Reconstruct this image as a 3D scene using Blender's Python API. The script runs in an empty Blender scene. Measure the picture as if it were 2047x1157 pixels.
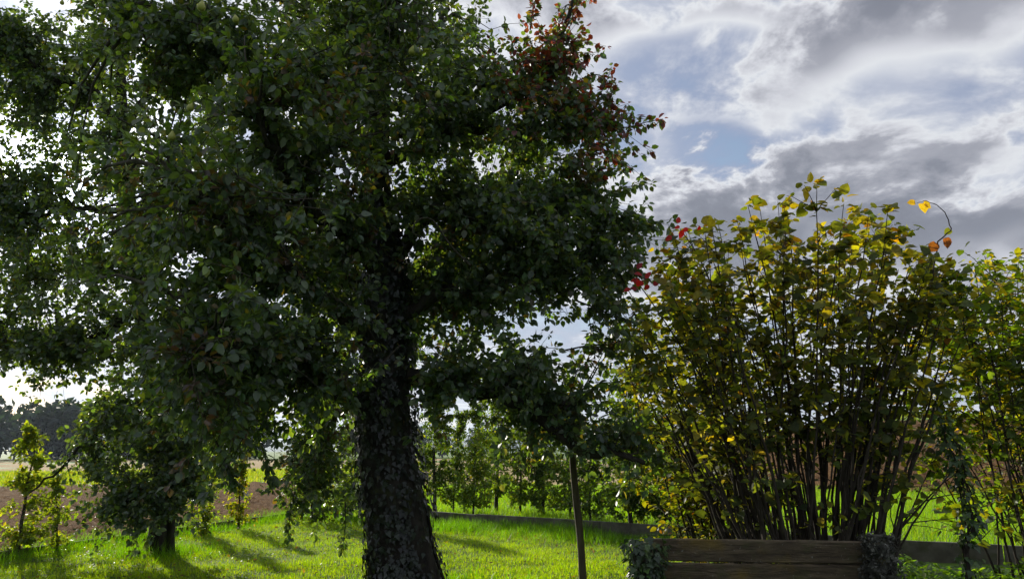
import bpy, math, random
import numpy as np
from mathutils import Vector, Matrix

random.seed(7)
rng = np.random.default_rng(7)
R = math.radians
sc = bpy.context.scene
COL = sc.collection

# ------------------------------------------------------------------ camera
F = 1489.0
W, H = 2047.0, 1157.0
EYE = 1.55
PITCH = R(12.2)
cam_d = bpy.data.cameras.new('camera')
cam_d.sensor_width = 36.0
cam_d.lens = F / W * 36.0
cam_d.clip_end = 12000
cam_d.clip_start = 0.05
cam = bpy.data.objects.new('camera', cam_d)
cam.location = (0, 0, EYE)
cam.rotation_euler = (math.pi / 2 + PITCH, 0, 0)
COL.objects.link(cam)
sc.camera = cam

FWD = np.array([0, math.cos(PITCH), math.sin(PITCH)])
UP = np.array([0, -math.sin(PITCH), math.cos(PITCH)])
RIGHT = np.array([1.0, 0, 0])


def ray(u, v):
    return FWD + RIGHT * ((u - W / 2) / F) + UP * ((H / 2 - v) / F)


def px(u, v, depth):
    d = ray(u, v)
    return np.array([0, 0, EYE]) + d * (depth / d[1])


def gpx(u, v, z=0.0):
    d = ray(u, v)
    return np.array([0, 0, EYE]) + d * ((z - EYE) / d[2])


def project(P):
    q = P - np.array([0, 0, EYE])
    c = q @ FWD
    return W / 2 + F * (q @ RIGHT) / c, H / 2 - F * (q @ UP) / c, c


# ------------------------------------------------------------------ world, sun, exposure
SUN_EL, SUN_AZ = R(17.0), R(-34.0)          # azimuth measured from +Y towards +X
SUN = np.array([math.sin(SUN_AZ) * math.cos(SUN_EL), math.cos(SUN_AZ) * math.cos(SUN_EL), math.sin(SUN_EL)])


class NT:
    def __init__(self, tree):
        self.t = tree
        self.t.nodes.clear()

    def n(self, kind, **kw):
        nd = self.t.nodes.new(kind)
        for k, v in kw.items():
            if k.startswith('i_'):
                nd.inputs[k[2:].replace('_', ' ')].default_value = v
            else:
                setattr(nd, k, v)
        return nd

    def l(self, a, b):
        self.t.links.new(a, b)

    def val(self, x, sock):
        if hasattr(x, 'is_output'):
            self.l(x, sock)
        else:
            sock.default_value = x

    def math(self, op, a, b=0.0, c=0.0, clamp=False):
        nd = self.n('ShaderNodeMath', operation=op, use_clamp=clamp)
        self.val(a, nd.inputs[0]); self.val(b, nd.inputs[1]); self.val(c, nd.inputs[2])
        return nd.outputs[0]

    def vmath(self, op, a, b=(0, 0, 0)):
        nd = self.n('ShaderNodeVectorMath', operation=op)
        self.val(a, nd.inputs[0]); self.val(b, nd.inputs[1])
        return nd.outputs['Value'] if op in ('DOT_PRODUCT', 'LENGTH') else nd.outputs[0]

    def mix(self, f, a, b, mode='MIX'):
        nd = self.n('ShaderNodeMix', data_type='RGBA', blend_type=mode)
        self.val(f, nd.inputs[0])
        for s, x in ((nd.inputs[6], a), (nd.inputs[7], b)):
            if hasattr(x, 'is_output'):
                self.l(x, s)
            else:
                s.default_value = (*x, 1) if len(x) == 3 else x
        return nd.outputs[2]

    def noise(self, vec, scale, detail=4, rough=.5, dist=0.0, dims='3D'):
        nd = self.n('ShaderNodeTexNoise', noise_dimensions=dims)
        nd.inputs['Scale'].default_value = scale
        nd.inputs['Detail'].default_value = detail
        nd.inputs['Roughness'].default_value = rough
        nd.inputs['Distortion'].default_value = dist
        if vec is not None:
            self.l(vec, nd.inputs['Vector'])
        return nd

    def ramp(self, f, stops, interp='LINEAR'):
        nd = self.n('ShaderNodeValToRGB')
        cr = nd.color_ramp
        cr.interpolation = interp
        while len(cr.elements) < len(stops):
            cr.elements.new(0.5)
        for e, (p, c) in zip(cr.elements, stops):
            e.position = p
            e.color = (*c, 1) if not isinstance(c, (int, float)) else (c, c, c, 1)
        self.l(f, nd.inputs[0])
        return nd.outputs[0]

    def maprange(self, x, a, b, c=0.0, d=1.0, smooth=False):
        nd = self.n('ShaderNodeMapRange')
        nd.interpolation_type = 'SMOOTHSTEP' if smooth else 'LINEAR'
        self.l(x, nd.inputs[0])
        for i, v in zip((1, 2, 3, 4), (a, b, c, d)):
            nd.inputs[i].default_value = v
        return nd.outputs[0]


world = bpy.data.worlds.new('World')
sc.world = world
world.use_nodes = True
t = NT(world.node_tree)
sky = t.n('ShaderNodeTexSky', sky_type='NISHITA', sun_disc=False)
sky.sun_elevation = SUN_EL
sky.sun_rotation = SUN_AZ
sky.air_density = 1.0
sky.dust_density = 0.6
SKY_STRENGTH = 0.1
g = t.n('ShaderNodeTexCoord').outputs['Generated']
sep = t.n('ShaderNodeSeparateXYZ'); t.l(g, sep.inputs[0])
X, Y, Z = sep.outputs
zc = t.math('ADD', t.math('MAXIMUM', Z, 0.0), 0.30)
comb = t.n('ShaderNodeCombineXYZ')
t.l(t.math('DIVIDE', X, zc), comb.inputs[0]); t.l(t.math('DIVIDE', Y, zc), comb.inputs[1])
plane = comb.outputs[0]
# warp
wn = t.noise(plane, 3.0, 1, .55)
warp = t.n('ShaderNodeVectorMath', operation='MULTIPLY_ADD')
t.l(wn.outputs['Color'], warp.inputs[0]); warp.inputs[1].default_value = (.13, .13, .0); t.l(plane, warp.inputs[2])
pl = t.vmath('ADD', warp.outputs[0], (3.1, 7.4, 0.0))
n1 = t.noise(pl, 1.7, 3, .5)
n2 = t.noise(pl, 6.0, 7, .58)
dens = t.math('ADD', t.math('MULTIPLY', t.math('SUBTRACT', n1.outputs['Fac'], .5), .45), t.math('MULTIPLY', t.math('SUBTRACT', n2.outputs['Fac'], .5), .62))
dens = t.math('ADD', dens, 0.53)
# where the bigger cloud banks and the blue gaps of this sky lie (directions, as slopes about north)
ysafe = t.math('MAXIMUM', Y, 0.05)
gx = t.math('DIVIDE', X, ysafe); gz = t.math('DIVIDE', Z, ysafe)
front = t.maprange(Y, .05, .4, 0, 1)
gxw = t.math('ADD', gx, t.math('MULTIPLY', t.math('SUBTRACT', n2.outputs['Fac'], .5), .34))
gzw = t.math('ADD', gz, t.math('MULTIPLY', t.math('SUBTRACT', t.math('MULTIPLY_ADD', n2.outputs['Fac'], -.8, n1.outputs['Fac']), .1), .26))
BANKS = [  # u, v, half width px, half height px, tilt deg, amount
    (1840, 455, 340, 100, -4, .35), (1520, 430, 150, 50, 0, .16), (1900, 40, 260, 75, 8, .26), (1420, 10, 200, 36, 0, .12),
    (1330, 500, 140, 60, 0, .18), (1420, 390, 260, 25, 14, .04), (1900, 285, 240, 26, 5, .05),
    (1290, 140, 150, 90, 0, -.10), (1450, 280, 100, 36, 20, -.20), (1640, 80, 160, 60, 30, .07),
    (60, 790, 140, 40, 0, -.18),
]
acc = None
for (u, v, su, sv, tilt, amp) in BANKS:
    d = ray(u, v); cx, cz = d[0] / d[1], d[2] / d[1]
    ca, sa = math.cos(R(tilt)), math.sin(R(tilt))
    dx = t.math('SUBTRACT', gxw, cx); dz = t.math('SUBTRACT', gzw, cz)
    a = t.math('DIVIDE', t.math('ADD', t.math('MULTIPLY', dx, ca), t.math('MULTIPLY', dz, sa)), su / F)
    b = t.math('DIVIDE', t.math('SUBTRACT', t.math('MULTIPLY', dz, ca), t.math('MULTIPLY', dx, sa)), sv / F)
    r2 = t.math('ADD', t.math('MULTIPLY', a, a), t.math('MULTIPLY', b, b))
    e = t.math('MULTIPLY', t.math('EXPONENT', t.math('MULTIPLY', r2, -.7)), amp)
    acc = e if acc is None else t.math('ADD', acc, e)
dens = t.math('ADD', dens, t.math('MULTIPLY', acc, front))
cloud = t.ramp(dens, [(.36, (.29, .35, .55)), (.46, (.37, .42, .58)), (.525, (.53, .57, .69)), (.585, (.84, .86, .90)), (.63, (.68, .69, .75)),
                      (.69, (.41, .42, .48)), (.79, (.25, .265, .32)), (.95, (.19, .20, .25))])
alpha = t.ramp(dens, [(.34, .25), (.44, .7), (.52, .97), (.6, 1.0)])
cs = t.vmath('DOT_PRODUCT', g, tuple(SUN))
cs = t.math('MAXIMUM', cs, 0.0)
glow = t.math('ADD', t.math('MULTIPLY', t.math('POWER', cs, 8.0), .20), t.math('MULTIPLY', t.math('POWER', cs, 90.0), 2.2))
glow = t.math('ADD', glow, t.math('MULTIPLY', t.math('POWER', cs, 900.0), 9.0))
gain = t.math('ADD', glow, 0.68)
cl = t.vmath('MULTIPLY', cloud, (1, 1, 1))
vs = t.n('ShaderNodeVectorMath', operation='SCALE'); t.l(cl, vs.inputs[0]); t.l(t.math('MULTIPLY', gain, 1 / SKY_STRENGTH), vs.inputs['Scale'])
skyc = t.mix(alpha, sky.outputs[0], vs.outputs[0])
bg = t.n('ShaderNodeBackground'); bg.inputs['Strength'].default_value = SKY_STRENGTH
t.l(skyc, bg.inputs[0])
wo = t.n('ShaderNodeOutputWorld'); t.l(bg.outputs[0], wo.inputs[0])

world.cycles.sampling_method = 'MANUAL'
world.cycles.sample_map_resolution = 512
sun_d = bpy.data.lights.new('sun', 'SUN')
sun_d.energy = 5.0
sun_d.angle = R(0.8)
sun_d.color = (1.0, .93, .80)
sun = bpy.data.objects.new('sun', sun_d)
sun.rotation_euler = Vector(SUN).to_track_quat('Z', 'Y').to_euler()
sun.location = (-6, 9, 12)
COL.objects.link(sun)

vw = sc.view_settings
vw.view_transform = 'Standard'
vw.look = 'None'
vw.exposure = 0.42
vw.gamma = 1.0
vw.use_curve_mapping = False
cy = sc.cycles
cy.max_bounces = 8
cy.diffuse_bounces = 6
cy.glossy_bounces = 2
cy.transmission_bounces = 5
cy.transparent_max_bounces = 6
cy.caustics_reflective = False
cy.caustics_refractive = False
cy.use_denoising = True
cy.use_adaptive_sampling = False
cy.sample_clamp_indirect = 4.0


# ------------------------------------------------------------------ mesh helpers
def norm(a):
    return a / np.maximum(np.linalg.norm(a, axis=-1, keepdims=True), 1e-9)


class Acc:
    """collects vertices, triangles, quads and a colour per vertex; builds ONE mesh object"""
    def __init__(self):
        self.v, self.c, self.tri, self.quad, self.n = [], [], [], [], 0

    def add(self, v, tri=None, quad=None, col=(1, 1, 1)):
        v = np.asarray(v, float).reshape(-1, 3)
        c = np.asarray(col, float)
        if c.ndim == 1:
            c = np.tile(c, (len(v), 1))
        self.v.append(v); self.c.append(c)
        if tri is not None and len(tri):
            self.tri.append(np.asarray(tri).reshape(-1, 3) + self.n)
        if quad is not None and len(quad):
            self.quad.append(np.asarray(quad).reshape(-1, 4) + self.n)
        self.n += len(v)

    def mesh(self, name, mat, smooth=True, origin=None):
        me = bpy.data.meshes.new(name)
        v = np.concatenate(self.v); c = np.concatenate(self.c)
        if origin is not None:
            v = v - np.asarray(origin)
        tri = np.concatenate(self.tri) if self.tri else np.zeros((0, 3), int)
        quad = np.concatenate(self.quad) if self.quad else np.zeros((0, 4), int)
        loops = np.concatenate([tri.ravel(), quad.ravel()]).astype(np.int32)
        tot = np.concatenate([np.full(len(tri), 3), np.full(len(quad), 4)]).astype(np.int32)
        start = np.concatenate([[0], np.cumsum(tot)[:-1]]).astype(np.int32)
        me.vertices.add(len(v)); me.vertices.foreach_set('co', v.astype(np.float32).ravel())
        me.loops.add(len(loops)); me.loops.foreach_set('vertex_index', loops)
        me.polygons.add(len(tot)); me.polygons.foreach_set('loop_start', start)
        me.polygons.foreach_set('use_smooth', np.full(len(tot), smooth))
        at = me.attributes.new('Col', 'FLOAT_COLOR', 'POINT')
        at.data.foreach_set('color', np.concatenate([c, np.ones((len(c), 1))], 1).astype(np.float32).ravel())
        me.materials.append(mat)
        me.update(calc_edges=True)
        return me

    def obj(self, name, mat, parent=None, smooth=True, label=None, cat=None, group=None, kind=None):
        org = np.array(parent.location) if parent is not None else None
        if parent is not None and parent.parent is not None:
            org = org + np.array(parent.parent.location)
        o = bpy.data.objects.new(name, self.mesh(name, mat, smooth, org))
        COL.objects.link(o)
        o.parent = parent
        return tag(o, label, cat, group, kind)


def tag(o, label=None, cat=None, group=None, kind=None):
    if label: o['label'] = label
    if cat: o['category'] = cat
    if group: o['group'] = group
    if kind: o['kind'] = kind
    return o


def empty(name, loc, label=None, cat=None, group=None):
    o = bpy.data.objects.new(name, None)
    o.empty_display_size = .2
    o.location = tuple(loc)
    COL.objects.link(o)
    return tag(o, label, cat, group)


def smooth_path(pts, n):
    """Catmull-Rom through pts (any columns)"""
    P = np.asarray(pts, float)
    P = np.vstack([2 * P[0] - P[1], P, 2 * P[-1] - P[-2]])
    m = len(P) - 3
    s = np.linspace(0, m - 1e-6, n)
    i = s.astype(int); f = (s - i)[:, None]
    a, b, c, d = P[i], P[i + 1], P[i + 2], P[i + 3]
    return .5 * (2 * b + (c - a) * f + (2 * a - 5 * b + 4 * c - d) * f ** 2 + (3 * b - a - 3 * c + d) * f ** 3)


def tube(acc, pts, rad, sides=6, col=(1, 1, 1), cap=True, wobble=0.0):
    P = np.asarray(pts, float); n = len(P)
    rad = np.broadcast_to(np.asarray(rad, float), (n,))
    T = norm(np.gradient(P, axis=0))
    ref = np.array([0.0, 1, 0]) if abs(T[0, 1]) < .8 else np.array([1.0, 0, 0])
    A = norm(np.cross(T, ref)); B = np.cross(T, A)
    an = np.linspace(0, 2 * math.pi, sides, endpoint=False)
    rr = rad[:, None] * np.ones(sides)
    if wobble:
        rr = rr * (1 + wobble * rng.standard_normal((n, sides)))
    V = P[:, None] + rr[..., None] * (np.cos(an)[None, :, None] * A[:, None] + np.sin(an)[None, :, None] * B[:, None])
    i = np.arange(n - 1)[:, None] * sides; k = np.arange(sides)[None]; k2 = (k + 1) % sides
    quad = np.stack([i + k, i + k2, i + sides + k2, i + sides + k], -1).reshape(-1, 4)
    V = V.reshape(-1, 3)
    tri = None
    if cap:
        V = np.vstack([V, P[-1]])
        b = (n - 1) * sides
        tri = np.stack([b + np.arange(sides), b + (np.arange(sides) + 1) % sides, np.full(sides, n * sides)], -1)
    acc.add(V, tri, quad, col)


def rbox(acc, size, M, bevel=.006, col=(1, 1, 1), seg=1, jit=0.0):
    """bevelled box, one axis subdivided; M maps local to world"""
    sx, sy, sz = [s / 2 for s in size]
    b = bevel
    ring = [(-sy + b, -sz), (sy - b, -sz), (sy, -sz + b), (sy, sz - b), (sy - b, sz), (-sy + b, sz), (-sy, sz - b), (-sy, -sz + b)]
    xs = np.concatenate([[-sx], np.linspace(-sx + b, sx - b, seg + 1), [sx]])
    V = []
    for j, x in enumerate(xs):
        k = 0 if 0 < j < len(xs) - 1 else b
        for (y, z) in ring:
            V.append((x, y - math.copysign(k, y), z - math.copysign(k, z)))
    V = np.array(V)
    if jit:
        V = V + rng.standard_normal(V.shape) * jit
    n = len(xs)
    i = np.arange(n - 1)[:, None] * 8; k = np.arange(8)[None]; k2 = (k + 1) % 8
    quad = np.stack([i + k, i + k2, i + 8 + k2, i + 8 + k], -1).reshape(-1, 4)
    c0, c1 = len(V), len(V) + 1
    V = np.vstack([V, [(-sx, 0, 0)], [(sx, 0, 0)]])
    e = np.arange(8); e2 = (e + 1) % 8
    tri = np.vstack([np.stack([e2, e, np.full(8, c0)], -1), np.stack([(n - 1) * 8 + e, (n - 1) * 8 + e2, np.full(8, c1)], -1)])
    V = np.c_[V, np.ones(len(V))] @ np.array(M).T
    acc.add(V[:, :3], tri, quad, col)


def frame_matrix(origin, xaxis, up=(0, 0, 1)):
    x = norm(np.asarray(xaxis, float)); z = np.asarray(up, float)
    y = norm(np.cross(z, x)); z = np.cross(x, y)
    M = np.eye(4); M[:3, 0], M[:3, 1], M[:3, 2], M[:3, 3] = x, y, z, origin
    return M


# ------------------------------------------------------------------ materials
def mat_new(name):
    m = bpy.data.materials.new(name)
    m.use_nodes = True
    return m, NT(m.node_tree)


def finish(t, shader, disp=None):
    o = t.n('ShaderNodeOutputMaterial')
    t.l(shader, o.inputs[0])


def leaf_mat(name, trans=(1.9, 2.2, .55), tfac=.42, rough=.45, spec=.5, vary=.25):
    m, t = mat_new(name)
    col = t.n('ShaderNodeAttribute', attribute_name='Col').outputs['Color']
    pos = t.n('ShaderNodeNewGeometry').outputs['Position']
    nz = t.noise(pos, 38, 2, .5)
    f = t.maprange(nz.outputs['Fac'], .25, .75, 1 - vary, 1 + vary)
    vs = t.n('ShaderNodeVectorMath', operation='SCALE'); t.l(col, vs.inputs[0]); t.l(f, vs.inputs['Scale'])
    base = vs.outputs[0]
    p = t.n('ShaderNodeBsdfPrincipled')
    t.l(base, p.inputs['Base Color'])
    p.inputs['Roughness'].default_value = rough
    p.inputs['Specular IOR Level'].default_value = spec
    tr = t.n('ShaderNodeBsdfTranslucent')
    t.l(t.vmath('MULTIPLY', base, trans), tr.inputs[0])
    mx = t.n('ShaderNodeMixShader'); mx.inputs[0].default_value = tfac
    t.l(p.outputs[0], mx.inputs[1]); t.l(tr.outputs[0], mx.inputs[2])
    finish(t, mx.outputs[0])
    return m


def rough_mat(name, cols, scale=6, rough=.9, bump=.5, bump_scale=None, stretch=(1, 1, 1), detail=8, extra=None, spec=.25, usecol=False, dist=.01):
    """noise-mottled matte surface with relief"""
    m, t = mat_new(name)
    pos = t.n('ShaderNodeNewGeometry').outputs['Position']
    q = t.vmath('MULTIPLY', pos, stretch)
    nz = t.noise(q, scale, detail, .6, .3)
    k = len(cols)
    c = t.ramp(nz.outputs['Fac'], [(.28 + .44 * i / max(1, k - 1), cc) for i, cc in enumerate(cols)])
    if extra:
        ecol, escale, lo, hi = extra
        n2 = t.noise(pos, escale, 6, .6, .4)
        c = t.mix(t.maprange(n2.outputs['Fac'], lo, hi), c, ecol)
    if usecol:
        c = t.mix(1.0, c, t.n('ShaderNodeAttribute', attribute_name='Col').outputs['Color'], 'MULTIPLY')
    p = t.n('ShaderNodeBsdfPrincipled')
    t.l(c, p.inputs['Base Color'])
    p.inputs['Roughness'].default_value = rough
    p.inputs['Specular IOR Level'].default_value = spec
    b = t.n('ShaderNodeBump'); b.inputs['Strength'].default_value = bump; b.inputs['Distance'].default_value = dist
    nb = t.noise(q, bump_scale or scale * 3, 8, .65)
    t.l(nb.outputs['Fac'], b.inputs['Height']); t.l(b.outputs[0], p.inputs['Normal'])
    finish(t, p.outputs[0])
    return m


M_PEAR = leaf_mat('pear_leaf', trans=(2.9, 3.1, .3), tfac=.42, rough=.42, spec=.8)
M_SAP = leaf_mat('sapling_leaf', trans=(2.8, 2.8, .3), tfac=.58, rough=.5)
M_HAZEL = leaf_mat('hazel_leaf', trans=(2.9, 2.6, .3), tfac=.56, rough=.6, spec=.35, vary=.35)
M_IVY = leaf_mat('ivy_leaf', trans=(1.8, 2.2, .5), tfac=.15, rough=.36, spec=.45)
M_GRASS = leaf_mat('grass_blade', trans=(2.3, 2.4, .1), tfac=.55, rough=.5, spec=.3, vary=.1)
M_FAR = leaf_mat('far_foliage', tfac=.2, rough=.7, spec=.2)
M_BARK = rough_mat('pear_bark', [(.012, .010, .008), (.028, .023, .018), (.055, .048, .038)], 9, bump=.9, stretch=(1, 1, .35), extra=((.05, .065, .015), 5, .52, .7), dist=.02)
M_TWIG = rough_mat('twig_bark', [(.03, .025, .018), (.07, .06, .045)], 20, bump=.4, extra=((.1, .11, .06), 9, .55, .7))
M_STEM = rough_mat('hazel_stem', [(.02, .015, .011), (.04, .032, .024), (.07, .058, .046)], 16, bump=.4, stretch=(1, 1, .4))
M_PEARF = rough_mat('pear_skin', [(.26, .28, .05), (.36, .36, .08)], 30, rough=.5, bump=.05, spec=.4)
M_WOODCUT = rough_mat('cut_wood', [(.45, .38, .25), (.6, .52, .36)], 40, bump=.2)
def plank_mat():
    m, t = mat_new('weathered_plank')
    pos = t.n('ShaderNodeNewGeometry').outputs['Position']
    q = t.vmath('MULTIPLY', pos, (1.6, 1.6, 13))
    grain = t.noise(q, 3.0, 8, .65, .6)
    big = t.noise(pos, 3.2, 5, .6, .3)
    c = t.ramp(grain.outputs['Fac'], [(.3, (.030, .022, .014)), (.47, (.070, .052, .032)), (.6, (.110, .083, .052)), (.75, (.16, .128, .085))])
    c = t.mix(t.maprange(big.outputs['Fac'], .5, .72, 0, .8), c, (.17, .115, .02))
    sp = t.noise(pos, 55, 3, .5)
    c = t.mix(t.maprange(sp.outputs['Fac'], .68, .72, 0, .7), c, (.20, .20, .17))
    ms = t.noise(pos, 7, 6, .7)
    c = t.mix(t.maprange(ms.outputs['Fac'], .5, .68, 0, .75), c, (.055, .06, .02))
    p = t.n('ShaderNodeBsdfPrincipled'); t.l(c, p.inputs['Base Color']); p.inputs['Roughness'].default_value = .85; p.inputs['Specular IOR Level'].default_value = .25
    bm = t.n('ShaderNodeBump'); bm.inputs['Strength'].default_value = 1.0; bm.inputs['Distance'].default_value = .012
    t.l(t.math('ADD', grain.outputs['Fac'], t.math('MULTIPLY', sp.outputs['Fac'], .3)), bm.inputs['Height']); t.l(bm.outputs[0], p.inputs['Normal'])
    finish(t, p.outputs[0])
    return m


M_PLANK = plank_mat()
M_POST = rough_mat('old_post', [(.04, .034, .02), (.08, .066, .04), (.12, .1, .062)], 8, bump=.7, stretch=(3, 3, .5), extra=((.09, .1, .03), 6, .5, .7))
M_LICHEN = rough_mat('lichen', [(.05, .05, .042), (.12, .12, .105), (.24, .24, .22)], 26, bump=1.0, dist=.02, usecol=True)
M_CONC = rough_mat('edging_concrete', [(.07, .06, .05), (.12, .11, .09), (.18, .165, .14)], 4, bump=.5, extra=((.07, .08, .03), 3, .5, .68))
M_STONE = rough_mat('field_stone', [(.22, .21, .2), (.34, .33, .31)], 8, bump=.5)
M_SOIL = rough_mat('soil', [(.075, .040, .018), (.14, .078, .035), (.22, .135, .065)], 1.6, spec=.02, rough=1.0, bump=1.0, bump_scale=7, dist=.12)
M_STUBBLE = rough_mat('stubble', spec=.03, rough=1.0, cols=[(.30, .22, .11), (.42, .32, .17), (.5, .4, .24)], scale=.5, bump=.6, bump_scale=6, dist=.1)
M_LAWN = rough_mat('lawn_floor', [(.03, .055, .01), (.05, .09, .015), (.08, .12, .03)], 3, bump=.8, bump_scale=25, dist=.03)
M_MEADOW = rough_mat('meadow_floor', [(.07, .13, .015), (.1, .18, .02), (.14, .2, .04)], .7, bump=.8, bump_scale=9, dist=.08)
M_HILL = rough_mat('hill_wood', [(.03, .055, .03), (.05, .08, .04)], .01, bump=0.2, dist=1)

# ------------------------------------------------------------------ terrain
def sstep(x, a, b):
    s = np.clip((np.asarray(x, float) - a) / (b - a), 0, 1)
    return s * s * (3 - 2 * s)


def height(x, y):
    x = np.asarray(x, float); y = np.asarray(y, float)
    r = np.hypot(x, y); th = np.degrees(np.arctan2(x, np.maximum(y, 1e-3)))
    hill = 6.4 * sstep(r, 26, 125) * sstep(th, 6, 27)
    small = .025 * np.sin(x * 1.3 + 1) * np.sin(y * .9) + .015 * np.sin(x * 2.9 + y * 1.7)
    return hill + small * (r < 200)


# garden boundary: corner of two runs
CORNER = np.array([-4.9, 19.6])
WALL = [np.array([-4.9, 19.6]), np.array([-1.95, 17.2]), np.array([1.65, 14.45]), np.array([3.3, 13.25]), np.array([5.6, 11.7]), np.array([8.2, 10.3]), np.array([11.5, 8.6])]
LEFT = [np.array([-4.9, 19.6]), np.array([-6.1, 16.0]), np.array([-7.6, 11.2]), np.array([-9.6, 5.0]), np.array([-11, 0.0])]


def inside_lawn(x, y):
    wx = np.array([p[0] for p in WALL]); wy = np.array([p[1] for p in WALL])
    lx = np.array([p[0] for p in LEFT])[::-1]; ly = np.array([p[1] for p in LEFT])[::-1]
    return (y < np.interp(x, wx, wy, left=-9) - .12) & (x > np.interp(y, ly, lx) + .06) & (x > -4.9 + (y - 19.6) * 0) | \
           ((x <= -4.9) & (x > np.interp(y, ly, lx) + .06) & (y < 19.5))



def polar_sheet(name, th0, th1, radii, nth, mat, dz, clod=0.0, **kw):
    th = np.radians(np.linspace(th0, th1, nth)); r = np.asarray(radii, float)
    Xg = r[:, None] * np.sin(th); Yg = r[:, None] * np.cos(th)
    Zg = height(Xg, Yg) + dz + clod * (rng.random(Xg.shape) ** 2 - .3)
    V = np.stack([Xg, Yg, Zg], -1).reshape(-1, 3)
    i = np.arange(len(r) - 1)[:, None] * nth; k = np.arange(nth - 1)[None]
    q = np.stack([i + k, i + nth + k, i + nth + k + 1, i + k + 1], -1).reshape(-1, 4)
    q = q[:, ::-1]
    if clod and th0 < 0:
        Vi = inside_lawn(V[:, 0], V[:, 1])
        q = q[~Vi[q].any(1)]
    a = Acc(); a.add(V, None, q)
    return a.obj(name, mat, kind='structure', **kw)


rr = np.concatenate([np.linspace(.5, 40, 60), np.geomspace(42, 4500, 40)])
polar_sheet('ground', -180, 180, rr, 181, M_MEADOW, -.02)
# lawn sheet
poly = [p for p in LEFT[::-1]] + WALL[1:] + [np.array([12, -2.0]), np.array([-11, -2.0])]
me = bpy.data.meshes.new('lawn')
a = Acc()
gxs = np.linspace(-11, 12, 93); gys = np.linspace(-2, 20, 89)
GX, GY = np.meshgrid(gxs, gys)
V = np.stack([GX, GY, height(GX, GY) - .004], -1).reshape(-1, 3)
ok = inside_lawn(GX, GY).ravel()
n_ = len(gxs)
i = np.arange(len(gys) - 1)[:, None] * n_; k = np.arange(n_ - 1)[None]
q = np.stack([i + k, i + k + 1, i + n_ + k + 1, i + n_ + k], -1).reshape(-1, 4)
q = q[ok[q].all(1)]
a.add(V, None, q)
a.obj('lawn', M_LAWN, kind='structure')

# fields beyond the boundary
def rlin(a_, b_, n): return np.linspace(a_, b_, n)
polar_sheet('soil_field', -46, -15.6, np.geomspace(12.2, 40, 130), 190, M_SOIL, .03, .09)
polar_sheet('grass_strip', -62, -9, rlin(40, 66, 6), 40, M_MEADOW, .0)
polar_sheet('stubble_field', -62, 13, rlin(66, 150, 10), 50, M_STUBBLE, .0)
polar_sheet('ploughed_field', 13.2, 48, np.geomspace(31, 92, 90), 160, M_SOIL, .05, .2)
polar_sheet('stubble_slope', -9, 13, rlin(36, 66, 8), 24, M_STUBBLE, .01)

# hills on the horizon
a = Acc()
th = np.radians(np.linspace(-70, 70, 141))
hh = 62 + 22 * np.sin(th * 9 + 1) + 12 * np.sin(th * 23) + 5 * np.sin(th * 61 + 2)
rowsV = []
for rr_, f in ((2100, 0), (2300, .55), (2600, 1.0), (3400, .2)):
    rowsV.append(np.stack([rr_ * np.sin(th), rr_ * np.cos(th), hh * f - 1], -1))
V = np.concatenate(rowsV); n_ = len(th)
i = np.arange(3)[:, None] * n_; k = np.arange(n_ - 1)[None]
a.add(V, None, np.stack([i + k, i + k + 1, i + n_ + k + 1, i + n_ + k], -1).reshape(-1, 4))
a.obj('hills', M_HILL, kind='structure')

# ------------------------------------------------------------------ leaves
def pear_template():
    p = .42
    V = np.array([(0, p, 0), (-.32, p + .28, .08), (-.29, p + .66, .05), (0, p + 1, -.08), (.29, p + .66, .05), (.32, p + .28, .08), (-.018, 0, .03), (.018, 0, .03)])
    return V, np.array([(6, 7, 0)]), np.array([(0, 3, 2, 1), (0, 5, 4, 3)])


def small_template():
    V = np.array([(0, 0, 0), (-.3, .45, .06), (0, 1, -.05), (.3, .45, .06)])
    return V, np.array([(0, 2, 1), (0, 3, 2)]), np.zeros((0, 4), int)


def outline_template(outline, petiole=.4, fold=.12, droop=.12):
    """outline: right-hand half (x, y) from base to tip; gives a folded two-sided leaf"""
    o = np.array(outline, float)
    n = len(o)
    mid = np.c_[np.zeros(n), o[:, 1], -droop * o[:, 1] ** 2]
    Rr = np.c_[o[:, 0], o[:, 1], np.abs(o[:, 0]) * fold * 2 - droop * o[:, 1] ** 2]
    Ll = Rr * np.array([-1, 1, 1])
    V = np.vstack([mid, Rr, Ll]) + np.array([0, petiole, 0])
    Q = []
    for j in range(n - 1):
        Q.append((j, n + j, n + j + 1, j + 1)); Q.append((j, j + 1, 2 * n + j + 1, 2 * n + j))
    b = len(V)
    V = np.vstack([V, [(-.016, 0, .03), (.016, 0, .03), (.012, petiole + .02, 0), (-.012, petiole + .02, 0)]])
    Q.append((b, b + 1, b + 2, b + 3))
    return V, np.zeros((0, 3), int), np.array(Q)


PEAR_FINE = outline_template([(.012, 0), (.2, .06), (.31, .22), (.335, .4), (.29, .6), (.2, .78), (.09, .92), (.004, 1.03)], .45)
HAZEL_FINE = outline_template([(.03, .03), (.3, -.03), (.42, .12), (.49, .3), (.46, .36), (.5, .5), (.42, .62), (.38, .72), (.25, .8), (.18, .9), (.06, .95), (.004, 1.06)], .22, .1, .22)
HAZEL_MID = outline_template([(.02, .02), (.40, .12), (.47, .48), (.22, .86), (.004, 1.05)], .22, .1, .2)
IVY_FINE = outline_template([(.03, .05), (.3, -.1), (.33, .08), (.5, .22), (.3, .38), (.2, .62), (.004, 1.0)], .25, .06, .1)
IVY_BULK = outline_template([(.02, .0), (.42, .15), (.24, .5), (.004, 1.0)], .2, .06, .1)
PEAR_BULK = pear_template()
SMALL = small_template()


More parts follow.
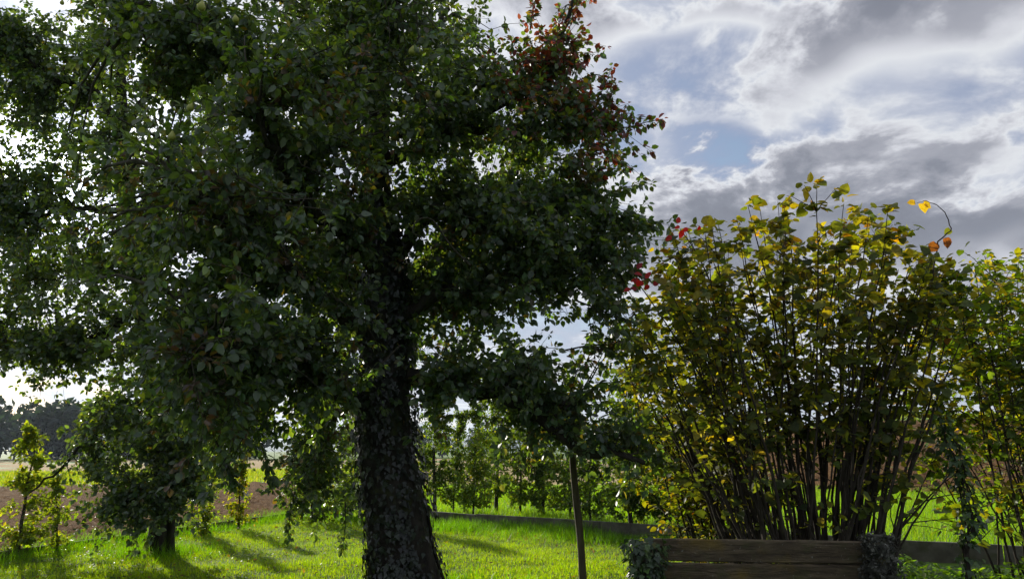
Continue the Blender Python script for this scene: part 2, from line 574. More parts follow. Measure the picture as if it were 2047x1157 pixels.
class Leaves:
    def __init__(self):
        self.p, self.a, self.n, self.l, self.c, self.w = [], [], [], [], [], []

    def add(self, p, a, n, l, c, w=None):
        self.p.append(p); self.a.append(a); self.n.append(n); self.l.append(l); self.c.append(c)
        self.w.append(np.ones(len(l)) if w is None else w)

    def cat(self):
        self.p, self.a, self.n = [np.concatenate(x) for x in (self.p, self.a, self.n)]
        self.l, self.c, self.w = [np.concatenate(x) for x in (self.l, self.c, self.w)]
        self.a = norm(self.a)
        self.n = norm(self.n - (self.n * self.a).sum(1, keepdims=True) * self.a)
        self.s = np.cross(self.a, self.n)
        return self

    def mesh_into(self, acc, sel, tmpl):
        V, T, Q = tmpl
        p, a, n, s, l, c, w = [x[sel] for x in (self.p, self.a, self.n, self.s, self.l, self.c, self.w)]
        L = l[:, None, None]
        out = p[:, None] + L * (V[None, :, 0:1] * s[:, None] * w[:, None, None] + V[None, :, 1:2] * a[:, None] + V[None, :, 2:3] * n[:, None])
        m = len(p); nv = len(V)
        off = (np.arange(m) * nv)[:, None, None]
        acc.add(out.reshape(-1, 3), (T[None] + off).reshape(-1, 3) if len(T) else None,
                (Q[None] + off).reshape(-1, 4) if len(Q) else None, np.repeat(c, nv, 0))

    def pick(self, count, occl=None):
        """indices of the leaves that show largest in the frame (coarse depth buffer)"""
        cen = self.p + self.a * self.l[:, None] * .8
        u, v, d = project(cen)
        s = 2.0
        ui, vi = (u / s).astype(int), (v / s).astype(int)
        rad = np.maximum((self.l * F / d / s * .38), .5)
        w, h = int(W / s), int(H / s)
        inside = (ui > 3) & (ui < w - 3) & (vi > 3) & (vi < h - 3) & (d > .5)
        buf = np.full((h, w), -1, np.int32)
        idx = np.where(inside)[0]
        idx = idx[np.argsort(-d[idx])]
        facing = np.abs((self.n * norm(cen - np.array([0, 0, EYE]))).sum(1))
        for j in idx:
            r_ = int(round(rad[j])) if rad[j] > 1 else 1
            ru = max(1, int(r_ * (.35 + .65 * facing[j])))
            buf[max(0, vi[j] - r_):vi[j] + r_, max(0, ui[j] - ru):ui[j] + ru] = j
        if occl is not None:
            buf[occl(np.arange(w)[None, :] * s, np.arange(h)[:, None] * s)] = -1
        cnt = np.bincount(buf[buf >= 0].ravel(), minlength=len(d))
        best = np.argsort(-cnt)[:count]
        return best[cnt[best] > 0]


def leaf_objects(root, L, sel, tmpl, mat, name='leaf', ncol=10):
    """each picked leaf an object of its own; alike leaves share a mesh"""
    c = L.c[sel]
    key = np.argsort(c @ np.array([.5, 1.0, -.3]))
    bins = np.array_split(key, ncol)
    base = np.array(root.location)
    for b in bins:
        if not len(b):
            continue
        a = Acc(); a.add(tmpl[0], tmpl[1] if len(tmpl[1]) else None, tmpl[2] if len(tmpl[2]) else None, np.median(c[b], 0))
        me = a.mesh(name, mat)
        for j in b:
            i = sel[j]
            o = bpy.data.objects.new(name, me)
            M = np.eye(4)
            l = L.l[i]
            M[:3, 0] = L.s[i] * l * L.w[i]; M[:3, 1] = L.a[i] * l; M[:3, 2] = L.n[i] * l; M[:3, 3] = L.p[i] - base
            o.parent = root
            o.matrix_basis = Matrix(M.tolist())
            COL.objects.link(o)


def emit_leaves(root, L, tmpl, fine, mat, count=300, part='foliage', occl=None):
    L.cat()
    sel = L.pick(count, occl) if count else np.zeros(0, int)
    rest = np.ones(len(L.l), bool); rest[sel] = False
    a = Acc(); L.mesh_into(a, rest, tmpl)
    o = a.obj(part, mat, root, kind='stuff')
    if count:
        leaf_objects(root, L, sel, fine, mat)
    return o


def rand_unit(n):
    return norm(rng.standard_normal((n, 3)))


def palette(n, cols, weights, jit=.18):
    cols = np.array(cols); w = np.array(weights, float); w /= w.sum()
    c = cols[rng.choice(len(cols), n, p=w)]
    return np.clip(c * (1 + jit * rng.standard_normal((n, 1))) * (1 + .06 * rng.standard_normal((n, 3))), .004, .8)


# ------------------------------------------------------------------ fruit trees
def grow_crown(root, trunk_xy, limbs, blobs, colour, leaf_len, twigs_per=7, spacing=.05, per_node=4, tmpl=PEAR_BULK, fine=PEAR_FINE, count=300, seedtwig=.012, extra=None):
    LP = np.concatenate([l[2:] if len(l) > 6 else l for l in limbs]); LT = np.concatenate([norm(np.gradient(l, axis=0))[2:] if len(l) > 6 else norm(np.gradient(l, axis=0)) for l in limbs])
    tw = Acc(); L = Leaves()
    S, D, B, boughs = [], [], [], 0
    for (u, v, dep, ru, rv, rd, cnt) in blobs:
        for _ in range(cnt):
            q = rand_unit(1)[0] * rng.random() ** (1 / 2.4)
            c = px(u + q[0] * ru, v + q[1] * rv, dep + q[2] * rd)
            if c[2] < .5:
                continue
            dist = np.linalg.norm(LP - c, axis=1) + .25 * np.maximum(LP[:, 2] - c[2], 0)
            j = int(np.argmin(dist)); s = LP[j]; ln = np.linalg.norm(c - s)
            ctrl = s + LT[j] * ln * .35 + np.array([0, 0, .18 * ln]) + rng.standard_normal(3) * .08 * ln
            tt = np.linspace(0, 1, 7)[:, None]
            path = (1 - tt) ** 2 * s + 2 * tt * (1 - tt) * ctrl + tt ** 2 * c
            path += rng.standard_normal(path.shape) * .018 * np.minimum(tt * 3, 1)
            r0 = min(.035, .006 + seedtwig * ln)
            tube(tw, path, np.linspace(r0, .004, 7), 5)
            out = np.array([c[0] - trunk_xy[0], c[1] - trunk_xy[1], 0]); out = out / (np.linalg.norm(out) + 1e-6)
            hue = rng.random()
            tan = norm(np.gradient(path, axis=0))
            for k in range(twigs_per):
                f = rng.uniform(.3, 1.0) if k else 1.0
                i0 = min(6, int(f * 6))
                st = path[i0]
                d = norm(tan[i0] * .5 + rand_unit(1)[0] * .85 + out * .3 + np.array([0, 0, .12]))
                ln2 = rng.uniform(.22, .55)
                ss = np.linspace(0, 1, 5)[:, None]
                tp = st + d * ln2 * ss + np.array([0, 0, -.22]) * ln2 * ss ** 2 + rng.standard_normal((5, 3)) * .01 * ss
                tube(tw, tp[::2], np.linspace(.0045, .002, 3), 3, cap=False)
                m = max(2, int(ln2 / spacing))
                fs = np.sort(rng.uniform(.1, 1, m)); fs[-1] = 1
                pos = np.stack([np.interp(fs, ss[:, 0], tp[:, x]) for x in range(3)], -1)
                S.append(pos); D.append(np.repeat(d[None], m, 0)); B.append(np.full(m, hue))
    if extra:
        for (pts, r_) in extra:
            P = smooth_path(pts, 14)
            tube(tw, P, np.linspace(r_, .003, 14), 5)
            m = 13
            fs = np.linspace(.2, 1, m)
            S.append(np.stack([np.interp(fs, np.linspace(0, 1, 14), P[:, x]) for x in range(3)], -1))
            D.append(np.repeat(norm(P[-1] - P[-4])[None], m, 0)); B.append(np.full(m, .5))
    S, D, B = np.concatenate(S), np.concatenate(D), np.concatenate(B)
    k = rng.integers(max(1, per_node - 1), per_node + 2, len(S))
    S, D, B = np.repeat(S, k, 0), np.repeat(D, k, 0), np.repeat(B, k)
    n = len(S)
    ax = norm(D * .45 + rand_unit(n) * .95 + np.array([0, 0, -.5]))
    nm = rand_unit(n) * .8 + np.array([0, -.25, .75])
    L.add(S, ax, nm, leaf_len * rng.uniform(.5, 1.25, n), colour(S, B), rng.uniform(.85, 1.15, n))
    tw.obj('twig', M_TWIG, root, kind='stuff')
    emit_leaves(root, L, tmpl, fine, M_PEAR, count)
    return n


def limb_path(pts, n=18):
    P = np.array([px(*p) for p in pts])
    S = smooth_path(P, n)
    S[1:-1] += rng.standard_normal((n - 2, 3)) * .022
    return S


GREENS = [(.066, .100, .060), (.085, .122, .074), (.050, .082, .052), (.098, .124, .056), (.12, .11, .08), (.20, .14, .03)]


def pear_colour(S, B):
    n = len(S)
    c = palette(n, GREENS, [5, 5, 4, 3, .35, .12], .2)
    brown = palette(n, [(.09, .065, .05), (.11, .06, .045), (.07, .06, .04)], [1, 1, 1], .2)
    red = palette(n, [(.15, .020, .03), (.17, .035, .03), (.10, .025, .04), (.14, .08, .03)], [3, 2, 3, 1], .25)
    u, v, d = project(S)
    pr = np.maximum(sstep(u, 940, 1090) * sstep(-v, -300, -60) * .55, sstep(u, 1110, 1200) * sstep(-v, -400, -280) * .35)
    m = rng.random(n) < pr
    c[m] = red[m]
    m2 = (B < .045) & ~m & (rng.random(n) < .8)
    c[m2] = brown[m2]
    return c


TD = 8.0
troot = gpx(820, 1206)
pear_root = empty('pear_tree', (troot[0], troot[1], 0), 'large old pear tree with thick leaning trunk and broad dark leafy crown', 'tree')
TR = [(822, 1214, .45), (816, 1170, .385), (806, 1110, .345), (790, 1000, .325), (772, 880, .31), (768, 760, .285), (772, 620, .235), (768, 480, .185),
      (752, 350, .15), (757, 200, .125), (765, 60, .10), (760, -150, .085), (770, -350, .04)]
tp_ = np.array([[*px(u, v, TD), r_] for u, v, r_ in TR])
tp_[0, 2] = -.08
tp_[:, 3] *= .93
TRUNK = smooth_path(tp_, 60)


def trunk_mesh(path, sides, lobes=.07, seed=1):
    a = Acc()
    P = path[:, :3]; n = len(P); T = norm(np.gradient(P, axis=0))
    A = norm(np.cross(T, np.array([0, 1.0, 0]))); B_ = np.cross(T, A)
    an = np.linspace(0, 2 * math.pi, sides, endpoint=False)
    zz = P[:, 2][:, None]
    fl = np.exp(-np.maximum(zz, 0) / .35)
    rad = path[:, 3][:, None] * (1 + lobes * np.sin(an * 3 + seed + zz * .5) + .03 * np.sin(an * 7 + zz * 3) + fl * .22 * np.sin(an * 5 + seed) + .012 * rng.standard_normal((n, sides)))
    V = P[:, None] + rad[..., None] * (np.cos(an)[None, :, None] * A[:, None] + np.sin(an)[None, :, None] * B_[:, None])
    i = np.arange(n - 1)[:, None] * sides; k = np.arange(sides)[None]; k2 = (k + 1) % sides
    a.add(V.reshape(-1, 3), None, np.stack([i + k, i + k2, i + sides + k2, i + sides + k], -1).reshape(-1, 4))
    return a


trunk_mesh(TRUNK, 26).obj('trunk', M_BARK, pear_root)
LIMBS = [
    ([(790, 735, 8), (850, 762, 7.9), (920, 778, 7.7), (1000, 790, 7.5), (1075, 825, 7.35), (1140, 888, 7.3), (1210, 905, 7.2), (1290, 925, 7.1)], .10, .022),
    ([(785, 640, 8), (860, 600, 7.9), (930, 575, 7.8), (1010, 560, 7.7), (1100, 540, 7.6), (1200, 520, 7.5)], .085, .012),
    ([(775, 520, 8), (860, 440, 8.1), (930, 425, 8), (965, 465, 7.9), (1050, 455, 7.8), (1130, 415, 7.7), (1230, 435, 7.6)], .085, .012),
    ([(755, 330, 8), (860, 280, 7.9), (960, 230, 7.8), (1060, 170, 7.8), (1125, 60, 7.7), (1150, -20, 7.7)], .09, .010),
    ([(757, 260, 8), (880, 262, 8), (1000, 262, 7.9), (1120, 255, 7.8), (1200, 246, 7.7)], .07, .008),
    ([(745, 800, 8), (685, 790, 7.8), (620, 740, 7.3), (540, 700, 6.8), (450, 690, 6.3), (380, 740, 6)], .105, .018),
    ([(755, 690, 8), (690, 630, 7.6), (620, 580, 7.0), (530, 500, 6.4), (440, 430, 5.9), (360, 380, 5.6)], .11, .014),
    ([(765, 560, 8), (700, 480, 7.3), (620, 420, 6.6), (560, 330, 6.1), (520, 250, 5.8)], .09, .012),
    ([(752, 350, 8), (680, 250, 7.7), (560, 170, 7.3), (430, 90, 7), (330, 40, 6.8)], .10, .012),
    ([(757, 200, 8), (740, 100, 7.4), (760, 0, 6.9), (800, -80, 6.6)], .07, .012),
    ([(770, 600, 8.1), (860, 520, 9), (960, 430, 9.8), (1040, 350, 10.3)], .09, .014),
    ([(765, 620, 8.1), (680, 540, 9), (560, 450, 9.9), (450, 380, 10.4)], .10, .014),
    ([(750, 820, 8.1), (700, 790, 9), (655, 800, 9.8), (632, 880, 10.2), (622, 980, 10.3)], .09, .012),
    ([(762, 120, 8), (860, 60, 8.3), (950, -40, 8.5)], .07, .012),
    ([(757, 200, 8.1), (640, 60, 9.2), (540, -40, 9.8)], .08, .012),
]
paths = []
for pts, r0, r1 in LIMBS:
    P = limb_path(pts); paths.append(P)
    a = Acc(); tube(a, P, r1 + (r0 - r1) * (1 - np.linspace(0, 1, len(P))) ** .8, 9, wobble=.05)
    a.obj('limb', M_BARK, pear_root)
# sawn stub on the trunk
a = Acc(); s = px(757, 1094, 7.82); tube(a, [s, s + np.array([-.06, -.02, .0]), s + np.array([-.085, -.03, .0])], [.035, .03, .029], 10)
st = a.obj('branch_stub', M_BARK, pear_root)
a = Acc(); tube(a, [s + np.array([-.086, -.031, 0]), s + np.array([-.09, -.033, 0])], [.026, .025], 10); a.obj('cut_face', M_WOODCUT, st)

PB = [
    (690, 450, 7.4, 60, 70, .4, 18), (860, 420, 7.6, 50, 50, .3, 10), (330, 560, 7.0, 100, 90, .8, 16),
    (480, 430, 6.2, 210, 300, 1.3, 74), (620, 110, 7.2, 360, 190, 1.9, 106), (960, 240, 8.0, 200, 210, 1.5, 108),
    (1030, 500, 7.8, 150, 150, 1.3, 72), (1060, 760, 7.5, 120, 75, 1.0, 28), (470, 720, 6.6, 190, 150, 1.2, 46),
    (420, 330, 9.8, 330, 300, 1.2, 44), (900, 430, 9.6, 240, 330, 1.0, 46), (640, 900, 10.0, 75, 130, .7, 40),
    (1110, 120, 7.8, 45, 120, .6, 16), (1220, 470, 7.55, 60, 70, .4, 12), (1235, 880, 7.3, 60, 40, .4, 10),
    (650, -230, 8, 420, 230, 2.4, 50), (740, 220, 6.8, 110, 190, .8, 36), (1170, 280, 7.7, 50, 80, .4, 16), (890, 620, 8.6, 150, 130, .9, 62), (650, 560, 8.8, 110, 150, .7, 30), (960, 440, 7.4, 80, 60, .4, 14), (860, 330, 7.6, 90, 120, .6, 22),
    (1190, 640, 7.5, 50, 100, .4, 16), (660, 640, 6.9, 70, 110, .7, 18), (480, 900, 7.2, 70, 50, .5, 9), (380, 120, 7.2, 160, 140, 1.2, 34), (200, 420, 7.4, 150, 200, 1.0, 28),
    (1140, 400, 7.7, 60, 60, .5, 12), (800, 120, 7.0, 120, 150, .7, 26), (330, 800, 7.6, 90, 90, .6, 12), (1080, 840, 7.5, 90, 30, .4, 7), (650, 770, 7.0, 60, 50, .3, 12), (880, 765, 7.4, 70, 35, .3, 12), (670, 690, 7.2, 40, 50, .3, 6),
]
EX = [([px(u, v, d) for u, v, d in pts], .01) for pts in (
    [(1195, 247, 7.7), (1250, 255, 7.68), (1290, 245, 7.66), (1325, 238, 7.65)], [(800, 690, 7.3), (740, 745, 7.1), (690, 750, 7.0), (705, 800, 7.0)],
    [(1130, 260, 7.7), (1175, 220, 7.65), (1205, 180, 7.6), (1222, 135, 7.6)], [(1150, 330, 7.7), (1200, 300, 7.65), (1240, 320, 7.6), (1248, 345, 7.6)],
    [(1160, 390, 7.6), (1220, 420, 7.5), (1270, 445, 7.5), (1308, 452, 7.45)], [(1150, 480, 7.6), (1210, 500, 7.5), (1255, 520, 7.5), (1275, 560, 7.5)],
    [(1090, 120, 7.7), (1130, 60, 7.7), (1150, 20, 7.7), (1155, -10, 7.7)], [(1150, 600, 7.5), (1200, 620, 7.5), (1235, 640, 7.5), (1255, 680, 7.5)],
    [(1130, 700, 7.5), (1180, 690, 7.5), (1215, 690, 7.5), (1238, 715, 7.5)], [(1060, 60, 7.8), (1065, 20, 7.8), (1075, -20, 7.8)],
    [(1140, 170, 7.7), (1185, 150, 7.7), (1212, 160, 7.7), (1225, 200, 7.7)], [(430, 880, 7.0), (455, 930, 7.0), (470, 965, 7.0)],
    [(520, 880, 7.2), (535, 930, 7.2), (545, 975, 7.2)], [(690, 1000, 9.9), (690, 1050, 9.9), (685, 1095, 9.9)], [(590, 980, 10.0), (580, 1030, 10.0), (575, 1075, 10.0)])]
nleaf = grow_crown(pear_root, (troot[0], troot[1]), paths + [TRUNK[24:, :3]], [(*b_[:6], int(b_[6] * .82 + .5)) for b_ in PB], pear_colour, .073, 7, .088, 6, extra=EX)
# bare twigs in front of the shade
a = Acc()
for pts in ([(940, 530, 7.0), (900, 490, 6.9), (865, 440, 6.8), (835, 440, 6.75), (825, 465, 6.75), (850, 475, 6.8)],
            [(755, 220, 6.6), (760, 260, 6.5), (735, 275, 6.5), (720, 270, 6.5)], [(700, 700, 6.7), (692, 760, 6.7), (705, 790, 6.7)]):
    P = smooth_path([px(*p) for p in pts], 16); tube(a, P, np.linspace(.011, .005, 16), 6)
a.obj('bare_twig', M_TWIG, pear_root)

# pears
PROF = [(0, 0), (.018, .002), (.030, .014), (.034, .030), (.031, .046), (.022, .062), (.015, .075), (.011, .085), (.004, .091), (0, .0915)]


def pear_fruit(root, loc, s, tilt):
    a = Acc(); sides = 12
    an = np.linspace(0, 2 * math.pi, sides, endpoint=False)
    V = np.array([(r_ * math.cos(x), r_ * math.sin(x), z - .09) for r_, z in PROF for x in an]) * s
    i = np.arange(len(PROF) - 1)[:, None] * sides; k = np.arange(sides)[None]; k2 = (k + 1) % sides
    Rm = np.array(Matrix.Rotation(tilt, 3, 'Y'))
    a.add(V @ Rm.T + loc, None, np.stack([i + k, i + k2, i + sides + k2, i + sides + k], -1).reshape(-1, 4))
    o = a.obj('pear', M_PEARF, root)
    b = Acc(); tube(b, np.array([(0, 0, -.002), (.004, 0, .02), (.012, 0, .045)]) * s @ Rm.T + loc, .0025 * s, 5)
    b.obj('stalk', M_TWIG, o)


for (u, v, d, s, tl) in [(405, 2, 5.3, 1.0, .1), (826, 92, 6.2, 1.0, .15), (838, 96, 6.25, .85, -.2), (877, 180, 6.4, .9, .1), (543, 92, 5.6, .8, 0), (384, 205, 5.4, .85, .2),
                         (345, 262, 5.5, .9, 0), (470, 30, 5.5, .8, -.2)]:
    pear_fruit(pear_root, px(u, v, d), s, tl)

# ------------------------------------------------------------------ second fruit tree
b2 = gpx(318, 1106)
D2 = b2[1]
fruit_root = empty('fruit_tree', (b2[0], b2[1], 0), 'fruit tree with forked grey trunk standing on lawn beside soil field', 'tree')
T2 = [(314, 1112, .15), (314, 1085, .135), (318, 1000, .12), (310, 850, .115), (292, 700, .11), (280, 600, .11), (265, 450, .105), (250, 300, .09), (242, 100, .07), (250, -120, .03)]
tp2 = np.array([[*px(u, v, D2), r_] for u, v, r_ in T2]); tp2[0, 2] = -.06
TK2 = smooth_path(tp2, 40)
trunk_mesh(TK2, 16, .05, 2).obj('trunk', M_BARK, fruit_root)
tb = np.array([[*px(u, v, D2 + .1), r_] for u, v, r_ in [(340, 1100, .075), (341, 1060, .065), (349, 960, .055), (372, 860, .045), (400, 760, .03)]]); tb[0, 2] = -.06
TKb = smooth_path(tb, 20)
trunk_mesh(TKb, 12, .05, 4).obj('trunk', M_BARK, fruit_root)
L2 = [
    ([(282, 610, 0), (215, 662, -.2), (150, 690, -.4), (60, 700, -.6), (-20, 690, -.7)], .11, .02),
    ([(268, 460, 0), (350, 350, .5), (430, 260, .9)], .07, .012),
    ([(250, 280, 0), (190, 180, -.4), (120, 165, -.7), (30, 100, -1)], .09, .012),
    ([(252, 260, 0), (330, 120, .3), (400, 0, .5)], .07, .012),
    ([(312, 840, 0), (345, 900, -.3), (332, 970, -.5), (285, 1005, -.7)], .05, .01),
    ([(300, 790, 0), (210, 850, -.2), (130, 925, -.3), (58, 985, -.4)], .045, .012),
    ([(300, 770, 0), (420, 760, -.4), (500, 800, -.7)], .06, .012),
    ([(262, 420, 0), (150, 420, -.5), (40, 430, -.8)], .07, .012),
    ([(275, 560, 0), (200, 540, .7), (100, 560, 1.2)], .06, .012),
]
paths2 = []
for pts, r0, r1 in L2:
    P = limb_path([(u, v, D2 + d) for u, v, d in pts], 14); paths2.append(P)
    a = Acc(); tube(a, P, np.linspace(r0, r1, len(P)), 8, wobble=.05); a.obj('limb', M_BARK, fruit_root)


def fruit_colour(S, B):
    n = len(S)
    return palette(n, GREENS[:4] + [(.09, .11, .03), (.14, .10, .02)], [4, 5, 4, 4, .8, .25], .2)


P2 = [(120, 690, D2 - .8, 140, 30, .4, 20), (280, 480, D2 - .8, 60, 150, .4, 24), (40, 480, D2 - .4, 80, 60, .6, 14), (60, 60, D2 - .6, 90, 60, .6, 12), (70, 310, D2 - .3, 120, 60, .8, 22), (60, 180, D2 - .3, 150, 170, 1.2, 54), (60, 400, D2, 120, 90, 1.2, 26), (150, 230, D2, 230, 220, 1.6, 104), (100, 560, D2 - .2, 190, 130, 1.3, 66), (300, 790, D2 - .2, 150, 110, 1.1, 44), (240, 900, D2 - .4, 120, 80, .8, 30),
      (420, 840, D2 - .3, 100, 80, .8, 20), (180, -150, D2, 330, 170, 1.8, 36), (-130, 400, D2, 130, 400, 1.6, 30), (260, 450, D2 + .5, 180, 150, 1.0, 40), (180, 720, D2 - .2, 140, 60, .8, 20),
      (390, 180, D2 + .4, 120, 160, 1, 30), (300, 1005, D2 - .6, 95, 40, .5, 26), (380, 930, D2 - .5, 70, 60, .5, 12), (30, 680, D2, 60, 60, .8, 8)]
grow_crown(fruit_root, (b2[0], b2[1]), paths2 + [TK2[16:, :3], TKb[8:, :3]], [(*b_[:6], int(b_[6] * .86 + .5)) for b_ in P2], fruit_colour, .08, 7, .09, 6)
for (u, v, d, s, tl) in [(133, 1040, D2 - .6, .9, 0), (322, 585, D2 - 1.0, .9, .1), (125, 0, D2 - 1.2, 1, 0)]:
    pear_fruit(fruit_root, px(u, v, d), s, tl)

# ------------------------------------------------------------------ ivy on the trunk
ivy_root = empty('ivy', (troot[0], troot[1] - .4, 0), 'dark ivy covering the leaning trunk of the large pear tree', 'ivy')
n = 10500
zi = rng.random(n) ** 1.0
idx = zi * 38
an = rng.uniform(0, 2 * math.pi, n)
i0 = idx.astype(int); f = (idx - i0)[:, None]
row = TRUNK[i0] * (1 - f) + TRUNK[i0 + 1] * f
Tn = norm(TRUNK[i0 + 1, :3] - TRUNK[i0, :3])
Aa = norm(np.cross(Tn, np.array([0, 1.0, 0]))); Bb = np.cross(Tn, Aa)
out = np.cos(an)[:, None] * Aa + np.sin(an)[:, None] * Bb
# bare mossy bark low on the right-hand flank
keep = ~((out[:, 0] > .45) & (row[:, 2] < 1.1 + .3 * rng.standard_normal(n)) & (rng.random(n) < .85))
row, Tn, out = row[keep], Tn[keep], out[keep]; n = len(row)
lump = .5 + .5 * np.sin(row[:, 2] * 5.1 + 3 * out[:, 0]) * np.sin(row[:, 2] * 2.3 + 5 * out[:, 0] + 1)
keep = rng.random(n) < .35 + .8 * lump
row, Tn, out, lump = row[keep], Tn[keep], out[keep], lump[keep]; n = len(row)
pos = row[:, :3] + out * (row[:, 3:4] * 1.04 + (rng.uniform(.012, .05, n) + .055 * lump * rng.random(n))[:, None])
IL = Leaves()
tang = np.cross(Tn, out)
ax = norm(-Tn * 1.0 + tang * rng.standard_normal((n, 1)) * .55 + out * rng.uniform(-.05, .5, (n, 1)))
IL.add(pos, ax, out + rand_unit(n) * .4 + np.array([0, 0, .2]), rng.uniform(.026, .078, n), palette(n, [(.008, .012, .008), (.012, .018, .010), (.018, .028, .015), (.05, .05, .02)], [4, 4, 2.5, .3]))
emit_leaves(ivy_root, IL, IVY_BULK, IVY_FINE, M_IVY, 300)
a = Acc()
for k in range(14):
    an0 = rng.uniform(-2.6, -.5)
    ids = np.arange(0, 38, 2); pp = []
    for q_ in ids:
        an0 += rng.normal() * .12
        Tq = norm(TRUNK[q_ + 1, :3] - TRUNK[q_, :3]); Aq = norm(np.cross(Tq, np.array([0, 1.0, 0]))); Bq = np.cross(Tq, Aq)
        pp.append(TRUNK[q_, :3] + (math.cos(an0) * Aq + math.sin(an0) * Bq) * TRUNK[q_, 3] * 1.06)
    tube(a, pp, np.linspace(.02, .006, len(pp)), 5)
a.obj('stem', M_TWIG, ivy_root, kind='stuff')

# ------------------------------------------------------------------ prop under the drooping limb
p0 = gpx(1168, 1205); p0 = np.array([p0[0], p0[1], -.05]); p1 = px(1143, 893, p0[1] - .1)
prop_root = empty('wooden_prop', (p0[0], p0[1], 0), 'slim leaning wooden pole propping up the drooping pear limb', 'pole')
a = Acc(); P = smooth_path([p0, p0 * .6 + p1 * .4 + np.array([.015, 0, 0]), p0 * .25 + p1 * .75, p1], 12)
tube(a, P, np.linspace(.042, .034, 12), 10, wobble=.03); a.obj('pole', M_POST, prop_root)
for s_ in (-1, 1):
    a = Acc(); tube(a, [p1 + np.array([0, 0, -.04]), p1 + np.array([s_ * .05, 0, .06]), p1 + np.array([s_ * .085, 0, .17])], [.03, .026, .022], 8); a.obj('fork', M_POST, prop_root)

# ------------------------------------------------------------------ edging wall
wall_root = empty('edging_wall', (1.65, 14.45, 0), 'low concrete edging wall between lawn and bright meadow', 'wall')
seg = []
for A_, B_ in zip(WALL[:-1], WALL[1:]):
    ln = np.linalg.norm(B_ - A_); m = max(1, round(ln / 1.5))
    for j in range(m):
        seg.append((A_ + (B_ - A_) * j / m, A_ + (B_ - A_) * (j + 1) / m))
for j, (A_, B_) in enumerate(seg):
    c = (A_ + B_) / 2; ln = np.linalg.norm(B_ - A_) - .012
    M = frame_matrix((c[0], c[1], .075 + rng.normal() * .006), (*(B_ - A_), rng.normal() * .006))
    a = Acc(); rbox(a, (ln, .065, .37), M, .008, seg=6, jit=.0015); a.obj('panel', M_CONC, wall_root, smooth=False)
edge_root = empty('lawn_edging', (-7, 13, 0), 'low dark edging board where left lawn meets brown soil', 'edging')
for A_, B_ in zip(LEFT[:-1], LEFT[1:]):
    ln = np.linalg.norm(B_ - A_); m = max(1, round(ln / 2.2))
    for j in range(m):
        a0, b0 = A_ + (B_ - A_) * j / m, A_ + (B_ - A_) * (j + 1) / m
        c = (a0 + b0) / 2
        a = Acc(); rbox(a, (np.linalg.norm(b0 - a0) - .01, .04, .2), frame_matrix((c[0], c[1], .01), (*(b0 - a0), 0)), .006, seg=4, jit=.001); a.obj('board', M_PLANK, edge_root, smooth=False)
bs = gpx(489, 1000)
a = Acc()
for z, r_ in [(0, 0)]:
    prof = [(-.05, .12), (0, .125), (.12, .12), (.22, .11), (.27, .085), (.29, .04), (.292, 0.004)]
    V = np.array([(rr_ * math.copysign(abs(math.cos(x)) ** .6, math.cos(x)) + bs[0], rr_ * .8 * math.copysign(abs(math.sin(x)) ** .6, math.sin(x)) + bs[1], z_ ) for z_, rr_ in prof for x in np.linspace(0, 2 * math.pi, 12, endpoint=False)])
    V += rng.standard_normal(V.shape) * .004
    i = np.arange(len(prof) - 1)[:, None] * 12; k = np.arange(12)[None]; k2 = (k + 1) % 12
    a.add(V, None, np.stack([i + k, i + k2, i + 12 + k2, i + 12 + k], -1).reshape(-1, 4))
a.obj('boundary_stone', M_STONE, label='small grey boundary stone standing upright on brown soil', cat='stone')

# ------------------------------------------------------------------ plank fence between two overgrown posts
FD = 5.5
fl_, fr_ = px(1290, 1075, FD + .1), px(1742, 1078, FD - .05)
ftop = fl_[2]
fence_root = empty('plank_fence', ((fl_[0] + fr_[0]) / 2, FD, 0), 'low fence of dark mossy horizontal planks in front of hazel', 'fence')
ax = fr_ - fl_; mid = (fl_ + fr_) / 2
for j, (z, h_) in enumerate([(ftop - .078, .150), (ftop - .24, .155), (ftop - .41, .155), (ftop - .585, .155), (ftop - .755, .15)]):
    a = Acc(); rbox(a, (np.linalg.norm(ax) - .02, .045, h_), frame_matrix((mid[0], mid[1], z), (ax[0], ax[1], (-.006, .004, -.003, .002, 0)[j])), .008, seg=14, jit=.0018)
    a.obj('plank', M_PLANK, fence_root, smooth=False)
for (p, hh_) in ((fl_, ftop - .02), (fr_, ftop + .02)):
    a = Acc(); P = np.array([(p[0], p[1] - .085, z) for z in np.linspace(-.05, hh_, 9)]); tube(a, P, .06, 10, wobble=.04); a.obj('post', M_POST, fence_root)
# grey lichen and dry moss matted over the right-hand post
a = Acc(); n = 3600
zz = rng.uniform(.0, ftop + .05, n); an = rng.uniform(0, 2 * math.pi, n)
lump = .03 * np.sin(zz * 13 + an * 2) + .02 * np.sin(zz * 31 + an * 5 + 1) + .018 * np.sin(an * 9 - zz * 17)
rad = .085 + lump + rng.uniform(-.01, .02, n)
ctr_ = np.array([fr_[0], fr_[1] - .085])
od = np.stack([np.cos(an), np.sin(an), np.zeros(n)], -1)
L = Leaves(); L.add(np.stack([ctr_[0] + rad * np.cos(an), ctr_[1] + rad * np.sin(an), zz], -1), od * .5 + rand_unit(n) * .9 + np.array([0, 0, -.2]), od + rand_unit(n) * .7, rng.uniform(.012, .034, n),
                    np.clip(rng.normal(.85, .4, (n, 1)), .15, 1.8) * np.array([1, 1, .95]), rng.uniform(.8, 2.0, n))
L.cat(); L.mesh_into(a, np.ones(n, bool), SMALL)
